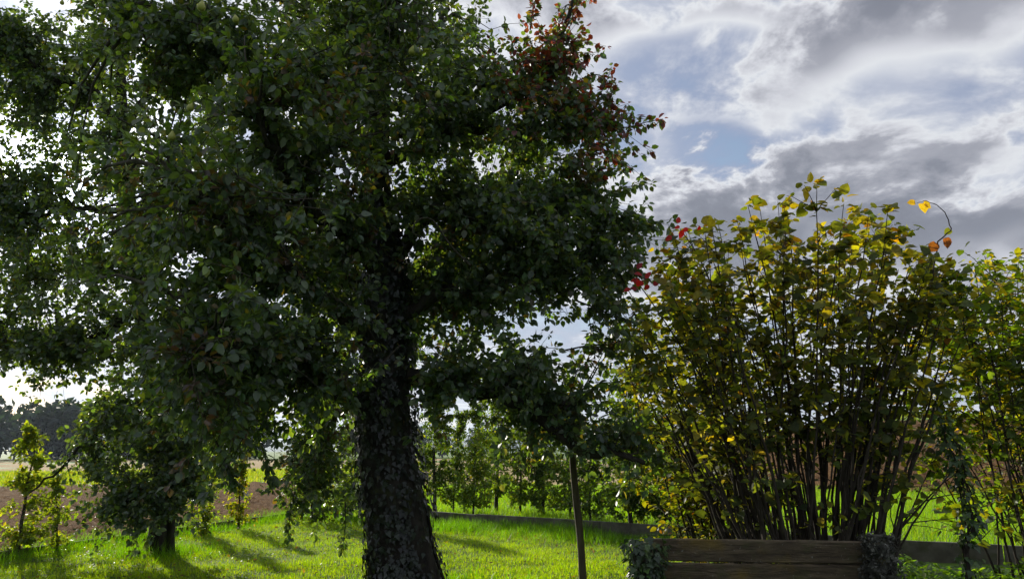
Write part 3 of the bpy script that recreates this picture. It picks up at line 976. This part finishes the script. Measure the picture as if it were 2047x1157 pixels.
for k in range(170):
    z0, a0 = rng.uniform(.1, ftop + .06), rng.uniform(math.pi, 2 * math.pi)
    p = np.array([ctr_[0] + .1 * math.cos(a0), ctr_[1] + .1 * math.sin(a0), z0]); d = np.array([math.cos(a0), math.sin(a0), rng.normal() * .5])
    P = p + np.cumsum(np.vstack([[0, 0, 0], (d * .5 + rng.standard_normal((5, 3)) * .7) * .014]), 0)
    tube(a, P, .0024, 3, (.6, .58, .5), cap=False)
a.obj('lichen_mat', M_LICHEN, fence_root, kind='stuff')
a = Acc(); P = np.array([(ctr_[0], ctr_[1], z) for z in np.linspace(.0, ftop + .045, 40)]); tube(a, P, .075 + .02 * np.sin(np.arange(40) * 1.3), 16, wobble=.14, col=(.5, .5, .45)); a.obj('moss_crust', M_LICHEN, fence_root)

# ivy over the left post
ip = empty('ivy', (fl_[0] - .02, fl_[1] - .15, 0), 'ivy mound smothering the left post of the plank fence', 'ivy')
n = 1500
q = rand_unit(n); q[:, 2] = np.abs(q[:, 2]) * 1.0
cz = rng.uniform(0, ftop - .02, n)
pos = np.stack([fl_[0] - .02 + q[:, 0] * (.16 + .05 * np.sin(cz * 7)), fl_[1] - .1 + q[:, 1] * .17, cz + q[:, 2] * .06], -1)
oo = np.stack([q[:, 0], q[:, 1], q[:, 2] * .5], -1)
IL = Leaves(); IL.add(pos, oo * .5 + np.array([0, 0, -.7]) + rand_unit(n) * .5, oo + rand_unit(n) * .4 + np.array([0, 0, .4]), rng.uniform(.03, .06, n),
                      palette(n, [(.025, .045, .02), (.035, .06, .025), (.06, .1, .03), (.12, .2, .03)], [4, 4, 2, .5]))
emit_leaves(ip, IL, IVY_BULK, IVY_FINE, M_IVY, 160)
a = Acc()
for k in range(9):
    x0 = rng.uniform(-.1, .1); P = np.array([(fl_[0] - .02 + x0 + rng.normal() * .02, fl_[1] - .19 + rng.normal() * .015, z) for z in np.linspace(0, ftop - .05, 9)]); tube(a, P, .006, 4)
a.obj('stem', M_TWIG, ip, kind='stuff')

# ------------------------------------------------------------------ shrubs
def shrub(name, label, base, stems, brad, profile, leaf_len, lcount, colour, mat, tmpl, fine, u_rng, d_rng, r0, vspan, count=300, twig_n=9, twig_len=(.25, .6), bare_low=.3, stemobj=True, up=.55, cat='shrub', occl=None, lean=None, hang=-.35, suckers=0, fan=.25):
    root = empty(name, (base[0], base[1], 0), label, cat)
    tw = Acc(); S, D, Tt = [], [], []
    pu = np.array([p[0] for p in profile]); pv = np.array([p[1] for p in profile])
    sa = Acc()
    for k in range(stems):
        u = u_rng[0] + (u_rng[1] - u_rng[0]) * ((k * .61803 + .02 * rng.normal()) % 1) if k % 3 else pu[rng.integers(len(pu))] + rng.normal() * 15
        u = np.clip(u, *u_rng)
        v = np.interp(u, pu, pv) + abs(rng.normal()) * vspan * (k % 3 != 0) + 12
        if k >= stems - suckers:
            v = rng.uniform(520, 900)
        tgt = px(u, v, rng.uniform(*d_rng))
        an = rng.uniform(0, 2 * math.pi); q = math.sqrt(rng.random())
        b = np.array([base[0] + brad[0] * q * math.cos(an), base[1] + brad[1] * q * math.sin(an), -.03])
        # stems on a side of the stool lean to that side
        b[0] = base[0] + brad[0] * np.clip((tgt[0] - base[0]) / 1.6 * .8 + .25 * rng.normal(), -1, 1)
        hgt = tgt[2]
        c1 = b + np.array([(tgt[0] - b[0]) * fan, (tgt[1] - b[1]) * fan, hgt * up])
        tt = np.linspace(0, 1, 15)[:, None]
        P = (1 - tt) ** 2 * b + 2 * tt * (1 - tt) * c1 + tt ** 2 * tgt
        P[1:] += np.cumsum(rng.standard_normal((14, 3)) * .015, 0)
        rad = (r0 * rng.uniform(.6, 1.25)) * (1 - tt[:, 0]) ** .8 + .003
        if stemobj:
            a = Acc(); tube(a, P, rad, 6, wobble=.03); a.obj('stem', M_STEM, root)
        else:
            tube(sa, P, rad, 6)
        tan = norm(np.gradient(P, axis=0))
        for j in range(twig_n if k < stems - suckers else 2):
            f = bare_low + (1 - bare_low) * rng.random() ** .65
            i0 = min(14, int(f * 14))
            d = norm(tan[i0] * .55 + rand_unit(1)[0] * np.array([1, 1, .6]) + np.array([0, 0, .15]))
            L_ = rng.uniform(*twig_len) * (1.25 - .7 * f)
            ss = np.linspace(0, 1, 5)[:, None]
            tp = P[i0] + d * L_ * ss + np.array([0, 0, -.15]) * L_ * ss ** 2 + rng.standard_normal((5, 3)) * .012 * ss
            tube(tw, tp, np.linspace(.0055, .002, 5), 3, cap=False)
            S.append(tp[1:]); D.append(np.repeat(d[None], 4, 0))
        if k < stems - suckers:
            S.append(P[int(15 * bare_low) + 2:]); D.append(tan[int(15 * bare_low) + 2:])
            for _ in range(3):
                S.append(P[-3:]); D.append(tan[-3:])
    if not stemobj:
        sa.obj('stem', M_STEM, root, kind='stuff')
    tw.obj('twig', M_STEM, root, kind='stuff')
    S, D = np.concatenate(S), np.concatenate(D)
    pick = rng.integers(0, len(S), lcount)
    S, D = S[pick] + rng.standard_normal((lcount, 3)) * .025, D[pick]
    n = lcount
    ax_ = norm(D * .35 + rand_unit(n) * np.array([1, 1, .5]) + np.array([0, 0, hang]))
    nm = rand_unit(n) * .6 + np.array([0, -.15, .8])
    L = Leaves(); L.add(S, ax_, nm, leaf_len * rng.uniform(.45, 1.3, n), colour(S), rng.uniform(.8, 1.1, n))
    return root, L


def by_mix(S, lo, hi, ramp_v, jit=.2):
    """lo / hi: (palette, weights); share of hi from image height ramp"""
    n = len(S); u, v, d = project(S)
    a_ = palette(n, *lo, jit); b_ = palette(n, *hi, jit)
    m = rng.random(n) < np.interp(v, *ramp_v)
    a_[m] = b_[m]
    return a_


GREEN_H = ([(.075, .105, .035), (.10, .13, .04), (.14, .155, .045), (.11, .10, .05), (.05, .07, .035), (.17, .16, .11)], [4, 4, 3, 1.4, 2, 1])
YEL_H = ([(.26, .20, .025), (.20, .18, .03), (.28, .16, .025), (.14, .13, .035), (.15, .08, .03), (.22, .22, .03)], [2, 3, .8, 4, .5, 3])


def hazel_colour(S):
    return by_mix(S, GREEN_H, YEL_H, ([380, 520, 700, 1000], [.7, .35, .12, .05]))


hb = px(1610, 1100, 7.4)
H_PROF = [(1290, 590), (1320, 500), (1350, 470), (1395, 425), (1450, 425), (1510, 395), (1550, 370), (1600, 405), (1640, 380), (1690, 420), (1750, 410), (1800, 440), (1850, 500), (1890, 480), (1930, 580)]
hz, L = shrub('hazel_shrub', 'tall many-stemmed hazel with large yellowing leaves behind plank fence', hb, 122, (.52, .34), H_PROF, .083, 11500, hazel_colour, M_HAZEL, None, None,
              (1270, 1950), (6.3, 8.5), .0165, 95, twig_n=13, twig_len=(.3, .75), bare_low=.36, up=.52, suckers=62, fan=.36)
emit_leaves(hz, L, HAZEL_MID, HAZEL_FINE, M_HAZEL, 300)
# crimson leaves on two long shoots leaning out to the left
RD = 6.7
rp = np.array([px(u + rng.normal() * 4, v + rng.normal() * 4, RD + rng.normal() * .05) for (u, v) in
               [(1264, 542), (1268, 552), (1272, 576), (1284, 560), (1294, 560), (1276, 582), (1300, 566), (1290, 572), (1264, 572), (1282, 550), (1296, 578), (1348, 462), (1358, 456), (1366, 452), (1378, 458), (1392, 468), (1372, 464)]])
n = len(rp); RL = Leaves()
RL.add(rp, rand_unit(n) * np.array([1, .4, .6]) + np.array([0, 0, -.3]), rand_unit(n) * .35 + np.array([0, -1, .3]), rng.uniform(.055, .085, n), palette(n, [(.45, .012, .025), (.38, .02, .02), (.42, .06, .01), (.20, .012, .03)], [3, 2, 1, 2], .1))
RL.cat(); leaf_objects(hz, RL, np.arange(n), PEAR_FINE, M_SAP, ncol=4)
a = Acc()
for pts in ([(1268, 556), (1300, 600), (1360, 690), (1430, 800), (1500, 940)], [(1360, 458), (1400, 520), (1450, 640), (1500, 800)]):
    P = smooth_path([px(u, v, RD + .1 * i_) for i_, (u, v) in enumerate(pts)], 18); tube(a, P, np.linspace(.004, .011, 18), 6)
a.obj('shoot', M_STEM, hz, kind='stuff')
# curling leader with last leaves at the shrub's top right
a = Acc(); P = smooth_path([px(*p) for p in [(1850, 660, 6.9), (1866, 560, 6.95), (1872, 500, 6.9), (1884, 474, 6.88), (1900, 462, 6.9), (1895, 440, 6.93), (1884, 419, 6.9), (1862, 406, 6.88), (1846, 402, 6.9), (1834, 407, 6.9)]], 26)
P += rng.standard_normal(P.shape) * .005
tube(a, P, np.linspace(.009, .0022, 26), 5); a.obj('leader', M_STEM, hz)
cl_ = Leaves()
cp = P[[25, 24, 23, 12, 9, 7]]
cl_.add(cp, np.array([(-.8, 0, .1), (.1, -.2, -.5), (.6, 0, -.3), (-.5, 0, -.4), (.2, 0, -.8), (-.5, .1, -.6)], float), np.tile([.1, -1, .3], (6, 1)), np.array([.07, .1, .09, .07, .1, .1]),
        np.array([(.3, .2, .03), (.3, .22, .03), (.25, .18, .03), (.1, .12, .03), (.12, .04, .03), (.14, .05, .03)]))
cl_.cat(); leaf_objects(hz, cl_, np.arange(6), HAZEL_FINE, M_HAZEL, ncol=6)


YEL_S = ([(.17, .16, .02), (.12, .14, .025), (.22, .15, .02), (.08, .10, .025), (.06, .08, .025), (.2, .08, .02)], [4, 4, 2, 3, 3, .4])
yb = px(1470, 1100, 9.4)
Y_PROF = [(1230, 640), (1270, 590), (1320, 560), (1400, 600), (1470, 640), (1540, 700)]
ys, L = shrub('spindly_shrub', 'spindly yellow-green shrub fanning left from behind the hazel', yb, 40, (.5, .3), Y_PROF, .068, 9500,
              lambda S: palette(len(S), *YEL_S, .2), M_SAP, None, None, (1235, 1560), (8.7, 10.0), .011, 230, twig_n=17, twig_len=(.3, .8), bare_low=.2, up=.38, stemobj=True)
emit_leaves(ys, L, PEAR_BULK, PEAR_FINE, M_SAP, 300)
rb = px(2150, 1120, 7.8)
GR = ([(.06, .10, .02), (.09, .14, .025), (.05, .07, .025), (.18, .17, .02), (.12, .09, .03), (.30, .22, .02)], [3, 4, 1.5, 3.2, .8, 1.2])
R_PROF = [(1850, 620), (1900, 560), (1960, 505), (2010, 520), (2060, 500), (2150, 480), (2250, 520)]
rs, L = shrub('leafy_shrub', 'loose green shrub with scattered yellow leaves at right edge', rb, 44, (.6, .5), R_PROF, .08, 10500,
              lambda S: palette(len(S), *GR, .2), M_SAP, None, None, (1830, 2300), (6.9, 8.8), .012, 300, twig_n=17, twig_len=(.35, .95), bare_low=.42, up=.5)
emit_leaves(rs, L, PEAR_BULK, HAZEL_FINE, M_SAP, 300)

# forked dead branch right of the hazel
a = Acc()
for pts, r0 in (([(1772, 1085, 7.4), (1810, 1045, 7.35), (1850, 1000, 7.3), (1885, 965, 7.2), (1930, 935, 7.15)], .014), ([(1850, 1000, 7.3), (1890, 990, 7.2), (1930, 985, 7.1)], .007),
                ([(1885, 965, 7.2), (1900, 940, 7.2), (1895, 905, 7.2)], .006), ([(1810, 1045, 7.35), (1860, 1040, 7.3), (1910, 1035, 7.3)], .006), ([(1790, 1065, 7.35), (1780, 1020, 7.3), (1800, 985, 7.3)], .006)):
    P = smooth_path([px(*p) for p in pts], 12); tube(a, P, np.linspace(r0, .003, 12), 6)
a.obj('low_branch', M_STEM, hz)

# climbing vine column in front of the right-hand shrub
vb = px(1935, 1150, 7.2)
vine = empty('climbing_vine', (vb[0], vb[1], 0), 'narrow column of dark green vine leaves right of the hazel', 'vine')
VP = smooth_path([np.array([vb[0], vb[1], 0])] + [px(u, v, 7.2) for u, v in [(1938, 1090), (1945, 1030), (1925, 970), (1915, 920), (1890, 870), (1880, 830)]], 30)
a = Acc()
for k in range(4):
    tube(a, VP + np.cumsum(rng.standard_normal(VP.shape) * .012, 0), np.linspace(.012, .004, 30), 5)
a.obj('stem', M_STEM, vine, kind='stuff')
n = 420
ii = rng.integers(0, 30, n); q = rand_unit(n)
VL = Leaves(); VL.add(VP[ii] + q * np.array([.13, .13, .07]) * rng.random((n, 1)) ** .5, q * .5 + np.array([0, 0, -.6]) + rand_unit(n) * .4, q + np.array([0, -.4, .5]), rng.uniform(.04, .075, n),
                      palette(n, [(.03, .06, .02), (.045, .085, .025), (.08, .13, .03)], [4, 4, 2]))
emit_leaves(vine, VL, IVY_BULK, IVY_FINE, M_IVY, 200)

# ground cover at the lower right
a = Acc(); L = Leaves(); n = 9000
pu = rng.uniform(1700, 2300, n); dep = rng.uniform(5.4, 10.2, n)
base = np.stack([(pu - W / 2) / F * dep / 1.06, dep, np.zeros(n)], -1)
top = .62 * np.clip(1 - ((dep - 7.4) / 2.6) ** 2, .1, 1) * (.65 + .35 * np.sin(base[:, 0] * 3.1 + 1) * np.sin(base[:, 1] * 2.3))
base[:, 2] = top * rng.random(n) ** .45
q = rand_unit(n)
L.add(base, q * np.array([1, 1, .3]) + np.array([0, 0, -.25]), rand_unit(n) * .6 + np.array([0, 0, 1]), rng.uniform(.05, .085, n),
      palette(n, [(.05, .1, .02), (.08, .15, .025), (.12, .19, .03), (.035, .06, .02)], [4, 4, 2, 2]))
L.cat(); L.mesh_into(a, np.ones(n, bool), PEAR_BULK)
a.obj('ground_cover', M_SAP, label='knee high leafy ground cover at lower right corner', cat='ground cover', kind='stuff')

# ------------------------------------------------------------------ saplings
def sapling(label, u, v, topv, spread, nleaf, group, cols, low=.28, r0=.03, name='hedge_sapling', dens=1.0, lsize=.055, depth=None, lean=0.0):
    b = gpx(u, v) if depth is None else np.array([(u - W / 2) / F * depth / 1.05, depth, 0])
    tz = px(u, topv, b[1])[2]
    root = empty(name, (b[0], b[1], 0), label, 'sapling', group)
    ht = tz
    tt = np.linspace(0, 1, 12)[:, None]
    P = np.array([b[0], b[1], -.03]) + tt * np.array([lean, 0, ht + .03]); P[2:, :2] += np.cumsum(rng.standard_normal((10, 2)) * .012, 0)
    a = Acc(); tube(a, P, (r0 * (1 - tt[:, 0]) + .004), 7, wobble=.04); a.obj('trunk', M_STEM, root)
    tw = Acc(); S, D = [], []
    for k in range(int(30 + ht * 16)):
        f = low * .55 + (1 - low * .55) * rng.random() ** 1.15
        an = rng.uniform(0, 2 * math.pi)
        L_ = spread * 1.35 * (1.12 - f * .85) * rng.uniform(.35, 1.2) * (.55 + .45 * min(1, f / .35))
        d = norm(np.array([math.cos(an), math.sin(an), rng.uniform(.1, .9)]))
        s = np.array([np.interp(f, tt[:, 0], P[:, x]) for x in range(3)])
        ss = np.linspace(0, 1, 5)[:, None]
        tp = s + d * L_ * ss + np.array([0, 0, -.18]) * L_ * ss ** 2 + rng.standard_normal((5, 3)) * .02 * ss
        tube(tw, tp, np.linspace(.006, .002, 5), 3, cap=False)
        for j in range(3):
            i0 = rng.integers(1, 5); d2 = norm(d * .6 + rand_unit(1)[0] * .8); l2 = L_ * rng.uniform(.2, .45)
            t2 = tp[i0] + d2 * l2 * ss + np.array([0, 0, -.1]) * l2 * ss ** 2
            tube(tw, t2[::2], np.linspace(.003, .0015, 3), 3, cap=False)
            q_ = t2[[1, 2, 3, 4]]; S.append(q_); D.append(np.repeat(d2[None], 4, 0))
        S.append(tp[1:]); D.append(np.repeat(d[None], 4, 0))
    tw.obj('twig', M_STEM, root, kind='stuff')
    nleaf = int(nleaf * 2.9 * dens)
    S, D = np.concatenate(S), np.concatenate(D)
    pk = rng.integers(0, len(S), nleaf); S, D = S[pk] + rng.standard_normal((nleaf, 3)) * .03, D[pk]
    L = Leaves(); L.add(S, D * .6 + rand_unit(nleaf) * .9 + np.array([0, 0, -.3]), rand_unit(nleaf) * .7 + np.array([0, 0, .8]), lsize * 1.35 * rng.uniform(.7, 1.25, nleaf), palette(nleaf, *cols, .2), rng.uniform(.9, 1.3, nleaf))
    L.cat(); a = Acc(); L.mesh_into(a, np.ones(nleaf, bool), SMALL); a.obj('foliage', M_SAP, root, kind='stuff')


SG = ([(.06, .10, .028), (.085, .13, .032), (.045, .075, .024), (.15, .16, .025)], [4, 4, 3, 1.2])
SY = ([(.16, .18, .02), (.20, .18, .02), (.10, .14, .02), (.24, .14, .02)], [3, 3, 4, .7])
SB = ([(.10, .15, .03), (.13, .18, .032), (.07, .11, .026), (.20, .20, .03)], [4, 4, 3, 1.5])
G1 = 'saplings along the edging wall'
G2 = 'saplings along the soil field'
sapling('sapling just right of the ivy covered trunk, first along the wall', 868, 1032, 775, .6, 2200, G1, SG, .26, .05)
sapling('thin wispy sapling, second right of the ivy covered trunk', 905, 1030, 830, .55, 1500, G1, SG, .25, .02, lean=.15)
sapling('slender sapling with scattered yellow leaves, third right of the ivy trunk', 946, 1040, 815, .55, 1600, G1, SB, .24, .022)
sapling('thick-stemmed sapling, fourth along the wall from the ivy trunk', 992, 1024, 785, .7, 2400, G1, SG, .24, .055)
sapling('short bushy sapling left of the wooden prop pole', 1086, 1032, 835, .65, 2200, G1, SG, .18, .04)
sapling('tall dense sapling right of the wooden prop pole', 1262, 1072, 745, .75, 3200, G1, SG, .16, .045)
sapling('thin-stemmed sapling, second right of the wooden prop pole', 1328, 1072, 830, .55, 1500, G1, SG, .25, .022)
sapling('sapling with dark leaning stem at left foot of the hazel', 1402, 1078, 850, .55, 1300, G1, SG, .28, .035, lean=-.08)
sapling('leafy sapling behind the wall between two taller saplings', 1180, 1046, 880, .6, 1600, G1, SG, .15, .03)
sapling('slim leafy sapling between the short bushy one and the thick-stemmed one', 1040, 1028, 815, .6, 1900, G1, SB, .2, .03)
sapling('sapling half hidden behind the wooden prop pole', 1140, 1040, 800, .65, 2100, G1, SB, .16, .03)
SL = ([(.11, .15, .03), (.15, .19, .035), (.08, .11, .025), (.22, .21, .03)], [4, 4, 2, 1.5])
sapling('tall upright sapling at far left edge of the lawn', 34, 1110, 858, .42, 2400, G2, SL, .1, .03, dens=.34)
sapling('small thin sapling right of the tall leftmost sapling', 112, 1106, 950, .3, 700, G2, SL, .2, .018, dens=.35)
sapling('sapling just right of the forked fruit tree trunk', 402, 1072, 905, .34, 1300, G2, SL, .08, .022, dens=.4)
sapling('little yellowing sapling left of the boundary stone', 476, 1058, 925, .24, 800, G2, SY, .25, .025, dens=.5)
sapling('dark bushy sapling behind the drooping pear branches', 622, 1046, 880, .6, 2600, G2, SG, .05, .03, dens=.6)
sapling('sapling at the garden corner behind drooping pear branches', 700, 1040, 860, .6, 2200, G2, SG, .1, .03, dens=.6)

# ------------------------------------------------------------------ grass
def blades(name, x, y, hgt, wid, cols, lean=.5, label=None, near_r=11.5):
    n = len(x)
    z = height(x, y)
    an = rng.uniform(0, 2 * math.pi, n)
    d = np.stack([np.cos(an), np.sin(an), np.zeros(n)], -1)
    fa = rng.uniform(0, 2 * math.pi, n)
    s = np.stack([np.cos(fa), np.sin(fa), np.zeros(n)], -1) * (wid / 2)[:, None]
    b = np.stack([x, y, z - .01], -1)
    ln = (rng.random(n) ** .8 * lean)[:, None] * hgt[:, None]
    m = b + d * ln * .3 + np.array([0, 0, .58]) * hgt[:, None]
    tpt = b + d * ln + np.array([0, 0, 1.0]) * (hgt * (1 - .25 * ln[:, 0] / hgt))[:, None]
    near = np.hypot(x, y) < near_r
    a = Acc()
    if near.any():
        V = np.stack([b - s, b + s, m + s * .8, m - s * .8, tpt], 1)[near]
        o_ = (np.arange(len(V)) * 5)[:, None]
        a.add(V.reshape(-1, 3), np.array([[3, 2, 4]]) + o_, np.array([[0, 1, 2, 3]]) + o_, np.repeat(cols[near], 5, 0))
    if (~near).any():
        V = np.stack([b - s, b + s, tpt], 1)[~near]
        a.add(V.reshape(-1, 3), np.arange(len(V) * 3).reshape(-1, 3), None, np.repeat(cols[~near], 3, 0))
    return a.obj(name, M_GRASS, kind='stuff', label=label, cat='grass')


def patch_noise(x, y):
    return (np.sin(x * 1.7 + 2 * np.sin(y * .9)) * np.sin(y * 1.3 + 1.5 * np.sin(x * .7 + 1)) + .6 * np.sin(x * 4.1 + y * 2.3) * np.sin(y * 5.2 - x * 1.9)) / 1.6


N = 335000
x = rng.uniform(-8.6, 5.2, N); y = 7.2 + rng.random(N) ** 1.15 * 12.4
keep = inside_lawn(x, y) & (np.abs(x) < y * .74 + .4)
x, y = x[keep], y[keep]
pn = patch_noise(x, y)
pn2 = patch_noise(x * 3.1 + 5, y * 3.1)
hg = (.052 + .024 * pn + .018 * pn2) * rng.uniform(.55, 1.4, len(x))
GC = palette(len(x), [(.17, .25, .008), (.22, .29, .012), (.12, .19, .012), (.26, .27, .05)], [4, 3, 3, .8], .18) * (1 + .2 * pn + .12 * pn2)[:, None]
blades('grass', x, y, hg, rng.uniform(.0045, .009, len(x)), GC, .7, 'short bright green lawn grass under the trees')
# longer tufts along the edges, trunks and wall foot
xs_, ys_ = [], []
for PL, off, cnt in ((WALL[:5], -.6, 22000), (LEFT[:4], .45, 9000)):
    for A_, B_ in zip(PL[:-1], PL[1:]):
        m = int(cnt * np.linalg.norm(B_ - A_) / 14); f = rng.random(m)[:, None]
        nrm = np.array([-(B_ - A_)[1], (B_ - A_)[0]]); nrm = nrm / np.linalg.norm(nrm)
        if off < 0 and nrm[1] > 0: nrm = -nrm
        if off > 0 and nrm[0] < 0: nrm = -nrm
        q = A_ + (B_ - A_) * f + nrm * (abs(off) * np.abs(rng.normal(0, .9, (m, 1))) + .05) * np.where(rng.random((m, 1)) < (.35 if off > 0 else 0), -1, 1)
        xs_.append(q[:, 0]); ys_.append(q[:, 1])
for (cx, cy_, r_, m) in ((b2[0], b2[1], .45, 1400), (troot[0], troot[1], .65, 1800)):
    q = np.array([cx, cy_]) + rng.normal(0, r_, (m, 2)); xs_.append(q[:, 0]); ys_.append(q[:, 1])
x, y = np.concatenate(xs_), np.concatenate(ys_)
pn = patch_noise(x * 1.5, y * 1.5)
hg = (.19 + .10 * pn) * rng.uniform(.4, 1.4, len(x))
blades('long_grass', x, y, hg, rng.uniform(.007, .013, len(x)), palette(len(x), [(.09, .20, .01), (.12, .24, .012), (.07, .14, .015)], [4, 3, 3], .15), .9, 'long unmown grass along the lawn edges')
# meadow beyond the wall
N = 120000
th = np.radians(rng.uniform(-16, 44, N)); r_ = np.sqrt(rng.uniform(10.5 ** 2, 33 ** 2, N))
x, y = r_ * np.sin(th), r_ * np.cos(th)
wx = np.array([p[0] for p in WALL]); wy = np.array([p[1] for p in WALL])
keep = (y > np.interp(x, wx, wy) + .12) & (x > -4.4)
x, y = x[keep], y[keep]
pn = patch_noise(x, y)
blades('meadow_grass', x, y, (.24 + .09 * pn) * rng.uniform(.5, 1.3, len(x)), rng.uniform(.01, .018, len(x)),
       palette(len(x), [(.13, .24, .01), (.17, .27, .012), (.11, .19, .015), (.2, .24, .04)], [4, 3, 2, 1], .15), .8, 'tall bright meadow grass beyond the edging wall')
for nm_, lb_, t0, t1, r0_, r1_ in (('verge_grass', 'light green grass strip between soil and stubble fields', -40, -9, 40, 66), ('slope_grass', 'bright green grass on the slope above the ploughed field', 14, 44, 92, 140)):
    N = 22000
    th = np.radians(rng.uniform(t0, t1, N)); r_ = np.sqrt(rng.uniform(r0_ ** 2, r1_ ** 2, N)); x, y = r_ * np.sin(th), r_ * np.cos(th)
    blades(nm_, x, y, rng.uniform(.12, .3, N), rng.uniform(.05, .09, N), palette(N, [(.14, .20, .02), (.18, .22, .03), (.24, .23, .07)], [4, 3, 3], .15), .8, lb_)
# clover and leaf rosettes in the lawn
n = 9000
x = rng.uniform(-7, 3.5, n); y = rng.uniform(8.5, 17, n); k_ = inside_lawn(x, y) & (patch_noise(x * .8 + 3, y * .8) > .1); x, y = x[k_], y[k_]; n = len(x)
L = Leaves(); L.add(np.stack([x, y, height(x, y) + rng.uniform(.025, .06, n)], -1), rand_unit(n) * np.array([1, 1, .25]), rand_unit(n) * .45 + np.array([0, 0, 1]), rng.uniform(.03, .055, n), palette(n, [(.05, .1, .03), (.07, .13, .035)], [1, 1]))
L.cat(); a = Acc(); L.mesh_into(a, np.ones(n, bool), SMALL); a.obj('clover', M_SAP, label='low clover leaves scattered through the lawn', cat='clover', kind='stuff')

n = 900
x = rng.uniform(-6.5, 4, n); y = rng.uniform(8.3, 17, n); k_ = inside_lawn(x, y); x, y = x[k_], y[k_]; n = len(x)
L = Leaves(); L.add(np.stack([x, y, height(x, y) + rng.uniform(.03, .065, n)], -1), rand_unit(n) * np.array([1, 1, .3]), rand_unit(n) * .6 + np.array([0, 0, 1]), rng.uniform(.035, .06, n), palette(n, [(.11, .075, .04), (.15, .115, .05), (.08, .05, .03)], [3, 2, 2]))
L.cat(); a = Acc(); L.mesh_into(a, np.ones(n, bool), PEAR_BULK); a.obj('fallen_leaves', M_HAZEL, label='brown fallen leaves strewn over the lawn', cat='leaf litter', kind='stuff')

# ------------------------------------------------------------------ far woods
def far_wood(name, label, th_rng, r_rng, count, hts, per, lsize, cols):
    a = Acc(); L = Leaves()
    for k in range(count):
        th = R(rng.uniform(*th_rng)); r_ = rng.uniform(*r_rng); x, y = r_ * math.sin(th), r_ * math.cos(th)
        ht = rng.uniform(*hts); z0 = float(height(x, y))
        tube(a, [(x, y, z0 - .2), (x, y, z0 + ht * .6)], [ht * .02, ht * .01], 5, (.03, .025, .02))
        q = rand_unit(per) * rng.random((per, 1)) ** .4
        prof = .5 + .5 * (q[:, 2] < 0)
        pos = np.array([x, y, z0 + ht * .52]) + q * np.array([ht * .26, ht * .26, ht * .48])
        L.add(pos, rand_unit(per), rand_unit(per) * .5 + np.array([0, 0, .6]), lsize * rng.uniform(.6, 1.4, per), palette(per, *cols, .2) * rng.uniform(.75, 1.25))
    L.cat(); L.mesh_into(a, np.ones(len(L.l), bool), SMALL)
    a.obj(name, M_FAR, label=label, cat='wood', kind='stuff')


far_wood('forest', 'dark far forest edge across the field at left', (-60, -18), (150, 185), 110, (8, 11), 300, 1.5, ([(.030, .048, .042), (.040, .062, .05), (.026, .04, .038)], [1, 1, 1]))
far_wood('hedgerow', 'far hedgerow of low trees beyond the meadow', (-16, 12), (150, 190), 46, (5, 8), 200, .9, ([(.03, .055, .03), (.04, .07, .035)], [1, 1]))

# ------------------------------------------------------------------ air between here and the hills
m, t = mat_new('haze_air')
pv = t.n('ShaderNodeVolumePrincipled')
pv.inputs['Color'].default_value = (.72, .84, 1.0, 1)
pv.inputs['Density'].default_value = .00022
pv.inputs['Anisotropy'].default_value = .3
ov = t.n('ShaderNodeOutputMaterial'); t.l(pv.outputs[0], ov.inputs['Volume'])
a = Acc()
bx = np.array([(x, y, z) for z in (-3.0, 125.0) for x, y in ((-4700, -4700), (4700, -4700), (4700, 4700), (-4700, 4700))], float)
a.add(bx, None, [(0, 3, 2, 1), (4, 5, 6, 7), (0, 1, 5, 4), (1, 2, 6, 5), (2, 3, 7, 6), (3, 0, 4, 7)])
a.obj('haze', m, smooth=False, kind='stuff', label='thin bluish haze over the fields and far hills', cat='haze')
